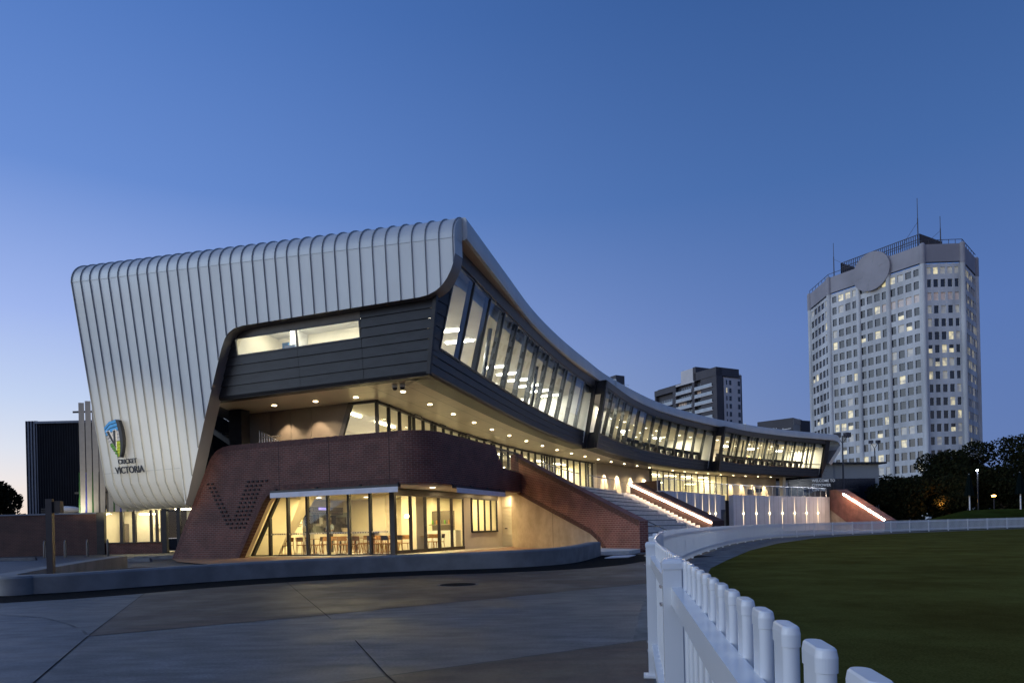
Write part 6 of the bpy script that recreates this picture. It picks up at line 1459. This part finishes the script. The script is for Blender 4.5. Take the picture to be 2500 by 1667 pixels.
b.hexa([FE(4.2, .1 * sE, 0), FE(13.2, .1 * sE, 0), FE(13.2, -8 * sE, 0), FE(4.2, -8 * sE, 0)], [FE(4.2, .1 * sE, 57.4), FE(13.2, .1 * sE, 57.4), FE(13.2, -8 * sE, 57.4), FE(4.2, -8 * sE, 57.4)], 'aptlight'); b.build('end_wall', ap)
for r in range(10, 18):
    z0 = 2.4 + 3.05 * r
    for u0, u1 in ((5.4, 6.0), (7.0, 8.2), (11.6, 12.9)):
        b = MB(); mt = 'winlit' if (r == 16 and u0 == 5.4) else 'towerglass'; b.face([FE(u0, .15 * sE, z0 + .4), FE(u1, .15 * sE, z0 + .4), FE(u1, .15 * sE, z0 + 2.2), FE(u0, .15 * sE, z0 + 2.2)], mt); b.build('window', ap)
b = MB()
for k in range(14): b.bar(FE(4.3 + .68 * k, .1 * sE, 57.4), FE(4.3 + .68 * k, .1 * sE, 59.3), .12, .12, 'aptlight', up=(1, 0, 0))
b.bar(FE(4.3, .1 * sE, 59.3), FE(13.2, .1 * sE, 59.3), .12, .12, 'aptlight'); b.build('roof_rail', ap)
b = MB(); b.tube([FA(14.5, -3 * sA, 58), FA(14.5, -3 * sA, 64.5)], .08, 'aptdark', 6)
for z in (61.5, 62.8, 64): b.bar(FA(13.9, -3 * sA, z), FA(15.2, -3 * sA, z), .08, .08, 'aptdark')
b.build('aerial', ap)
# second, lower block beyond the pavilion roof
a2 = thing('roof_block', 'low dark apartment top with a pale stair box between roof and tower', 'building', (98, 250, 0))
b = MB(); FB2, LB2 = line_frame((91.5, 252), (101.0, 243)); s2_ = 1 if FB2(1, 1, 0)[1] < FB2(1, 0, 0)[1] else -1
def bx2(u0, u1, z1, mat, d=0.): b.hexa([FB2(u0, d * s2_, 0), FB2(u1, d * s2_, 0), FB2(u1, -9 * s2_, 0), FB2(u0, -9 * s2_, 0)], [FB2(u0, d * s2_, z1), FB2(u1, d * s2_, z1), FB2(u1, -9 * s2_, z1), FB2(u0, -9 * s2_, z1)], mat)
bx2(0, 13.0, 38.0, 'aptdark'); b.build('wall', a2)
b = MB(); FB3, LB3 = line_frame(FB2(13.0, 0, 0)[:2], (109, 247)); s3 = 1 if FB3(1, 1, 0)[1] < FB3(1, 0, 0)[1] else -1
b.hexa([FB3(.0, 0, 0), FB3(3.6, 0, 0), FB3(3.6, -6 * s3, 0), FB3(0, -6 * s3, 0)], [FB3(0, 0, 35.6), FB3(3.6, 0, 35.6), FB3(3.6, -6 * s3, 35.6), FB3(0, -6 * s3, 35.6)], 'finpale')
b.hexa([FB3(3.6, .2, 0), FB3(8.4, .2, 0), FB3(8.4, -6 * s3, 0), FB3(3.6, -6 * s3, 0)], [FB3(3.6, .2, 37.2), FB3(8.4, .2, 37.2), FB3(8.4, -6 * s3, 35.6), FB3(3.6, -6 * s3, 37)], 'aptdark'); b.build('stair_box', a2)
b = MB()
for k in range(9): b.bar(FB3(.2 + .42 * k, 0, 35.6), FB3(.2 + .42 * k, 0, 37.6), .1, .1, 'aptlight', up=(1, 0, 0))
b.bar(FB3(.2, 0, 37.6), FB3(3.6, 0, 37.6), .1, .1, 'aptlight'); b.build('roof_rail', a2)
b = MB(); b.bar(FB2(1.0, .6 * s2_, 34.8), FB2(6.5, .6 * s2_, 34.9), .16, .16, 'letters'); b.bar(FB2(7.2, .6 * s2_, 33), FB2(7.2, .6 * s2_, 35), .16, .16, 'letters', up=(1, 0, 0)); b.bar(FB2(9.6, .6 * s2_, 33), FB2(9.6, .6 * s2_, 34.6), .16, .16, 'letters', up=(1, 0, 0)); b.bar(FB2(7.2, .6 * s2_, 34), FB2(12.5, .6 * s2_, 34.2), .14, .14, 'letters'); b.build('lit_rail', a2)
# rooftop plant peeping above the pavilion roof
t = thing('rooftop_plant', 'small glazed rooftop plant enclosure above the silver roof', 'plant room', (9.7, 60, 12.5))
b = MB(); b.box((9.9, 62, 13.5), (1.0, .8, 2.2), 'aptdark', R(30)); b.build('box', t); b = MB()
for k in range(6): b.bar((8.7 + .42 * k, 61.2 + .1 * k, 12.2), (8.7 + .42 * k, 61.2 + .1 * k, 13.75), .03, .03, 'steel', up=(1, 0, 0))
b.bar((8.7, 61.2, 13.75), (10.9, 61.75, 13.75), .03, .03, 'steel'); b.build('screen', t)
# ---------------- scoreboard hall ----------------
sc = thing('scoreboard', 'grey shed with a dark scoreboard face and pale welcome lettering', 'scoreboard', (48, 100, 0))
FS_, LS_ = line_frame((37.5, 99.5), (55.3, 102.6)); ss_ = 1 if FS_(1, 1, 0)[1] < FS_(1, 0, 0)[1] else -1
b = MB(); b.hexa([FS_(0, 0, 0), FS_(LS_, 0, 0), FS_(LS_, -9 * ss_, 0), FS_(0, -9 * ss_, 0)], [FS_(0, 0, 9.35), FS_(LS_, 0, 9.35), FS_(LS_, -9 * ss_, 9.35), FS_(0, -9 * ss_, 9.35)], 'scoregrey')
b.build('wall', sc); b = MB(); b.hexa([FS_(-.2, .8 * ss_, 9.36), FS_(LS_ + .8, .8 * ss_, 9.36), FS_(LS_ + .8, -9 * ss_, 9.36), FS_(-.2, -9 * ss_, 9.36)], [FS_(-.2, .8 * ss_, 9.62), FS_(LS_ + .8, .8 * ss_, 9.62), FS_(LS_ + .8, -9 * ss_, 9.62), FS_(-.2, -9 * ss_, 9.62)], 'darker'); b.build('roof', sc)
b = MB(); b.hexa([FS_(3.2, .0, 2.2), FS_(LS_ - .7, 0, 2.2), FS_(LS_ - .7, .12 * ss_, 2.2), FS_(3.2, .12 * ss_, 2.2)], [FS_(3.2, 0, 7.25), FS_(LS_ - .7, 0, 7.25), FS_(LS_ - .7, .12 * ss_, 7.25), FS_(3.2, .12 * ss_, 7.25)], 'screen'); scr_ = b.build('screen', sc)
b = MB()
for u, z, w_, h_ in ((9.5, 5.4, .5, .6), (12.0, 5.3, 2.6, .5), (14.2, 5.5, .35, .6), (5.6, 5.3, 2.8, .4)): b.hexa([FS_(u, .12 * ss_, z), FS_(u + w_, .12 * ss_, z), FS_(u + w_, .135 * ss_, z), FS_(u, .135 * ss_, z)], [FS_(u, .12 * ss_, z + h_), FS_(u + w_, .12 * ss_, z + h_), FS_(u + w_, .135 * ss_, z + h_), FS_(u, .135 * ss_, z + h_)], 'darker'); b.build('panel', scr_); b = MB()

for i, tx in enumerate(('WELCOME TO', 'CITIPOWER', 'CENTRE')): text_mesh(tx, .56, 'lettering', scr_, lambda x, y, z, i=i: FS_(6.9 + x * 1.03, (.15 + z) * ss_, 6.80 - .66 * i + y), .02, 'letters')
b = MB()
for k in range(8):
    a_ = k * math.pi / 4
    for r_ in (.25, .5, .75): b.box(FS_(8.6 + r_ * math.cos(a_), .03 * ss_, 8.35 + r_ * math.sin(a_)), (.07, .05, .07), 'screen')
b.build('emblem', sc)
b = MB(); b.hexa([FS_(0, .05 * ss_, 0), FS_(3.1, .05 * ss_, 0), FS_(3.1, .0, 0), FS_(0, 0, 0)], [FS_(0, .05 * ss_, 6.8), FS_(3.1, .05 * ss_, 6.8), FS_(3.1, 0, 6.8), FS_(0, 0, 6.8)], 'panel_white'); b.box(FS_(1.2, .1 * ss_, 3), (1.6, .1, 6), 'darker', R(10)); b.build('side_panel', sc)
# floodlight poles
def flood(x, y, h_, lab, sp, hs):
    t = thing('floodlight_pole', lab, 'floodlight', (x, y, 0), 0, 'floodlight poles before the tower')
    b = MB(); b.tube([(x, y, 0), (x, y, h_ - 1)], [.16, .10], 'aptdark', 8); b.tube([(x - sp, y, h_), (x, y, h_ - 1), (x + sp, y, h_)], .06, 'aptdark', 6); b.build('pole', t)
    for sx_ in (-1, 1): b = MB(); b.box((x + sx_ * sp, y, h_ + hs * .4), (hs * 1.7, hs, hs * 1.2), 'aptdark', R(20 * sx_)); b.build('lamp_head', t)
flood(48.7, 100, 13.3, 'tall double headed floodlight pole beside the pavilion tip', .72, .55)
flood(63.0, 118, 14.3, 'smaller double headed floodlight pole nearer the tower middle', .62, .42)
# ---------------- closed umbrellas, park lamps ----------------
for i, (x, y, z) in enumerate(((51.0, 76, 1.75), (56.3, 75.5, 1.8))):
    t = thing('garden_umbrella', ['furled dark green umbrella beside the white park lamp', 'furled dark green umbrella at the right edge of the picture'][i], 'umbrella', (x, y, z), 0, 'furled umbrellas on the bank')
    b = MB(); b.tube([(x, y, z - .3), (x, y, z + 4.1)], .07, 'white_metal', 8); b.build('pole', t)
    b = MB(); prof_ = [(.42, 1.75), (.40, 1.9), (.30, 2.6), (.2, 3.4), (.10, 4.0), (.02, 4.15)]; rings = []
    for r_, zz_ in prof_: rings.append([(x + r_ * (1 + .22 * (k % 2)) * math.cos(k * math.pi / 8), y + r_ * (1 + .22 * (k % 2)) * math.sin(k * math.pi / 8), z + zz_ - (.15 if k % 2 and zz_ < 1.8 else 0)) for k in range(16)])
    for A_, B_ in zip(rings, rings[1:]):
        for k in range(16): b.face([A_[k], A_[(k + 1) % 16], B_[(k + 1) % 16], B_[k]], 'umbrella')
    b.build('canopy', t)
M['parkwhite'] = emit('park_lamp_white', (.85, .95, 1.0), 25.); M['parkamber'] = emit('park_lamp_amber', (1.0, .50, .10), 30.)
t = thing('park_lamp', 'slim dark park lamp post with a white light among the trees', 'lamp', (50.4, 84, 1.8)); x, y = 57.4, 84
b = MB(); b.tube([(x, y, 1.2), (x, y, 6.75)], .07, 'black', 8); b.build('post', t); b = MB(); b.lathe((x, y, 6.75), [(.12, 0), (.16, .05), (.06, .1)], 'parkwhite', 10); b.build('lamp_head', t)
lamp('park_light', 'POINT', (x, y - .3, 6.9), 900, (.92, .97, 1.0), t, shadow_soft_size=.2)
t = thing('park_lamp', 'amber glowing lamp low among the dark trees', 'lamp', (57.6, 90, 1.8)); x, y = 63.6, 90
b = MB(); b.tube([(x, y, 1.2), (x, y, 3.7)], .07, 'black', 8); b.build('post', t); b = MB(); b.lathe((x, y, 3.7), [(.2, 0), (.26, .1), (.1, .2)], 'parkamber', 10); b.build('lamp_head', t)
lamp('path_light', 'POINT', (58.5, 93, 3.0), 500, (1.0, .42, .12), t, shadow_soft_size=.3)
# ---------------- trees ----------------
def tree(name, lab, x, y, h_, rw_, seed, mats, nleaf=5200, grp='dark trees behind the oval', base=0., spread=1.):
    rnd = random.Random(seed); t = thing(name, lab, 'tree', (x, y, base), 0, grp)
    b = MB(); b.tube([(x, y, base), (x + .2, y, base + h_ * .25), (x + .1, y + .1, base + h_ * .5)], [.38, .3, .2], 'bark', 8)
    blobs = []
    for k in range(9):
        a_ = k * 2.399; rr_ = rw_ * rnd.uniform(.25, .78); zz_ = base + h_ * rnd.uniform(.36, .86); c = (x + rr_ * math.cos(a_), y + rr_ * .8 * math.sin(a_), zz_); blobs.append((c, rw_ * rnd.uniform(.30, .46)))
        b.tube([(x + .1, y, base + h_ * rnd.uniform(.2, .42)), (lerp(x, c[0], .55), lerp(y, c[1], .55), lerp(base + h_ * .4, zz_, .6)), c], [.16, .10, .03], 'bark', 6)
    b.build('trunk', t); b = MB(); blobs.append(((x, y, base + h_ * .8), rw_ * .42)); blobs.append(((x, y, base + h_ * .3), rw_ * .5))
    for k, (c, r_) in enumerate(blobs): leaf_blob(b, c, r_ * 1.15, r_ * 1.1, r_ * .85, int(nleaf * 1.6) // len(blobs), .22, mats, seed * 31 + k)
    b.build('crown', t)
A2 = ['leafA', 'leafA', 'leafB']; B2 = ['leafB', 'leafB', 'leafA']
tree('tree', 'dark rounded tree directly right of the scoreboard', 61.5, 108, 7.4, 5.2, 1, A2)
tree('tree', 'dark bushy tree between scoreboard and tower foot', 55.6, 97, 6.6, 4.4, 2, A2)
tree('tree', 'dark tree with a notched crown in front of the tower', 67.0, 104, 11.6, 5.4, 3, A2, 6500)
tree('tree', 'amber lit feathery tree below the tower', 60.5, 95, 7.0, 3.6, 4, B2)
tree('tree', 'tall dark tree at the right edge behind the umbrellas', 74.0, 101, 13.0, 7.2, 5, A2, 8000)
tree('tree', 'dark tree behind the white park lamp', 64.0, 100, 9.4, 5.4, 6, A2, 6500)
tree('tree', 'low dark tree behind the amber lamp', 70.0, 98, 8.0, 5.0, 7, A2, 6000)
tree('tree', 'dark tree overlapping the right frame edge', 82.0, 104, 12.6, 7.0, 8, A2, 6000)
tree('tree', 'dark shrubby tree at the bank end beside the ramp light', 57.0, 104, 5.6, 3.6, 9, A2, 3600)
tree('tree', 'small rust tinted tree beyond the metal shed at far left', -47, 60, 6.6, 3.4, 10, B2, 2600)
tree('tree', 'small dark tree at the left edge beyond the railing', -51, 66, 7.4, 3.4, 11, A2, 2600)
b = MB(); rnd = random.Random(77)
leaf_blob(b, (72, 132, 3), 70, 9, 6.5, 9000, .55, A2, 99); tag(b.build('far_wood'), 'dark mass of far trees beyond the park', 'trees', kind='stuff')
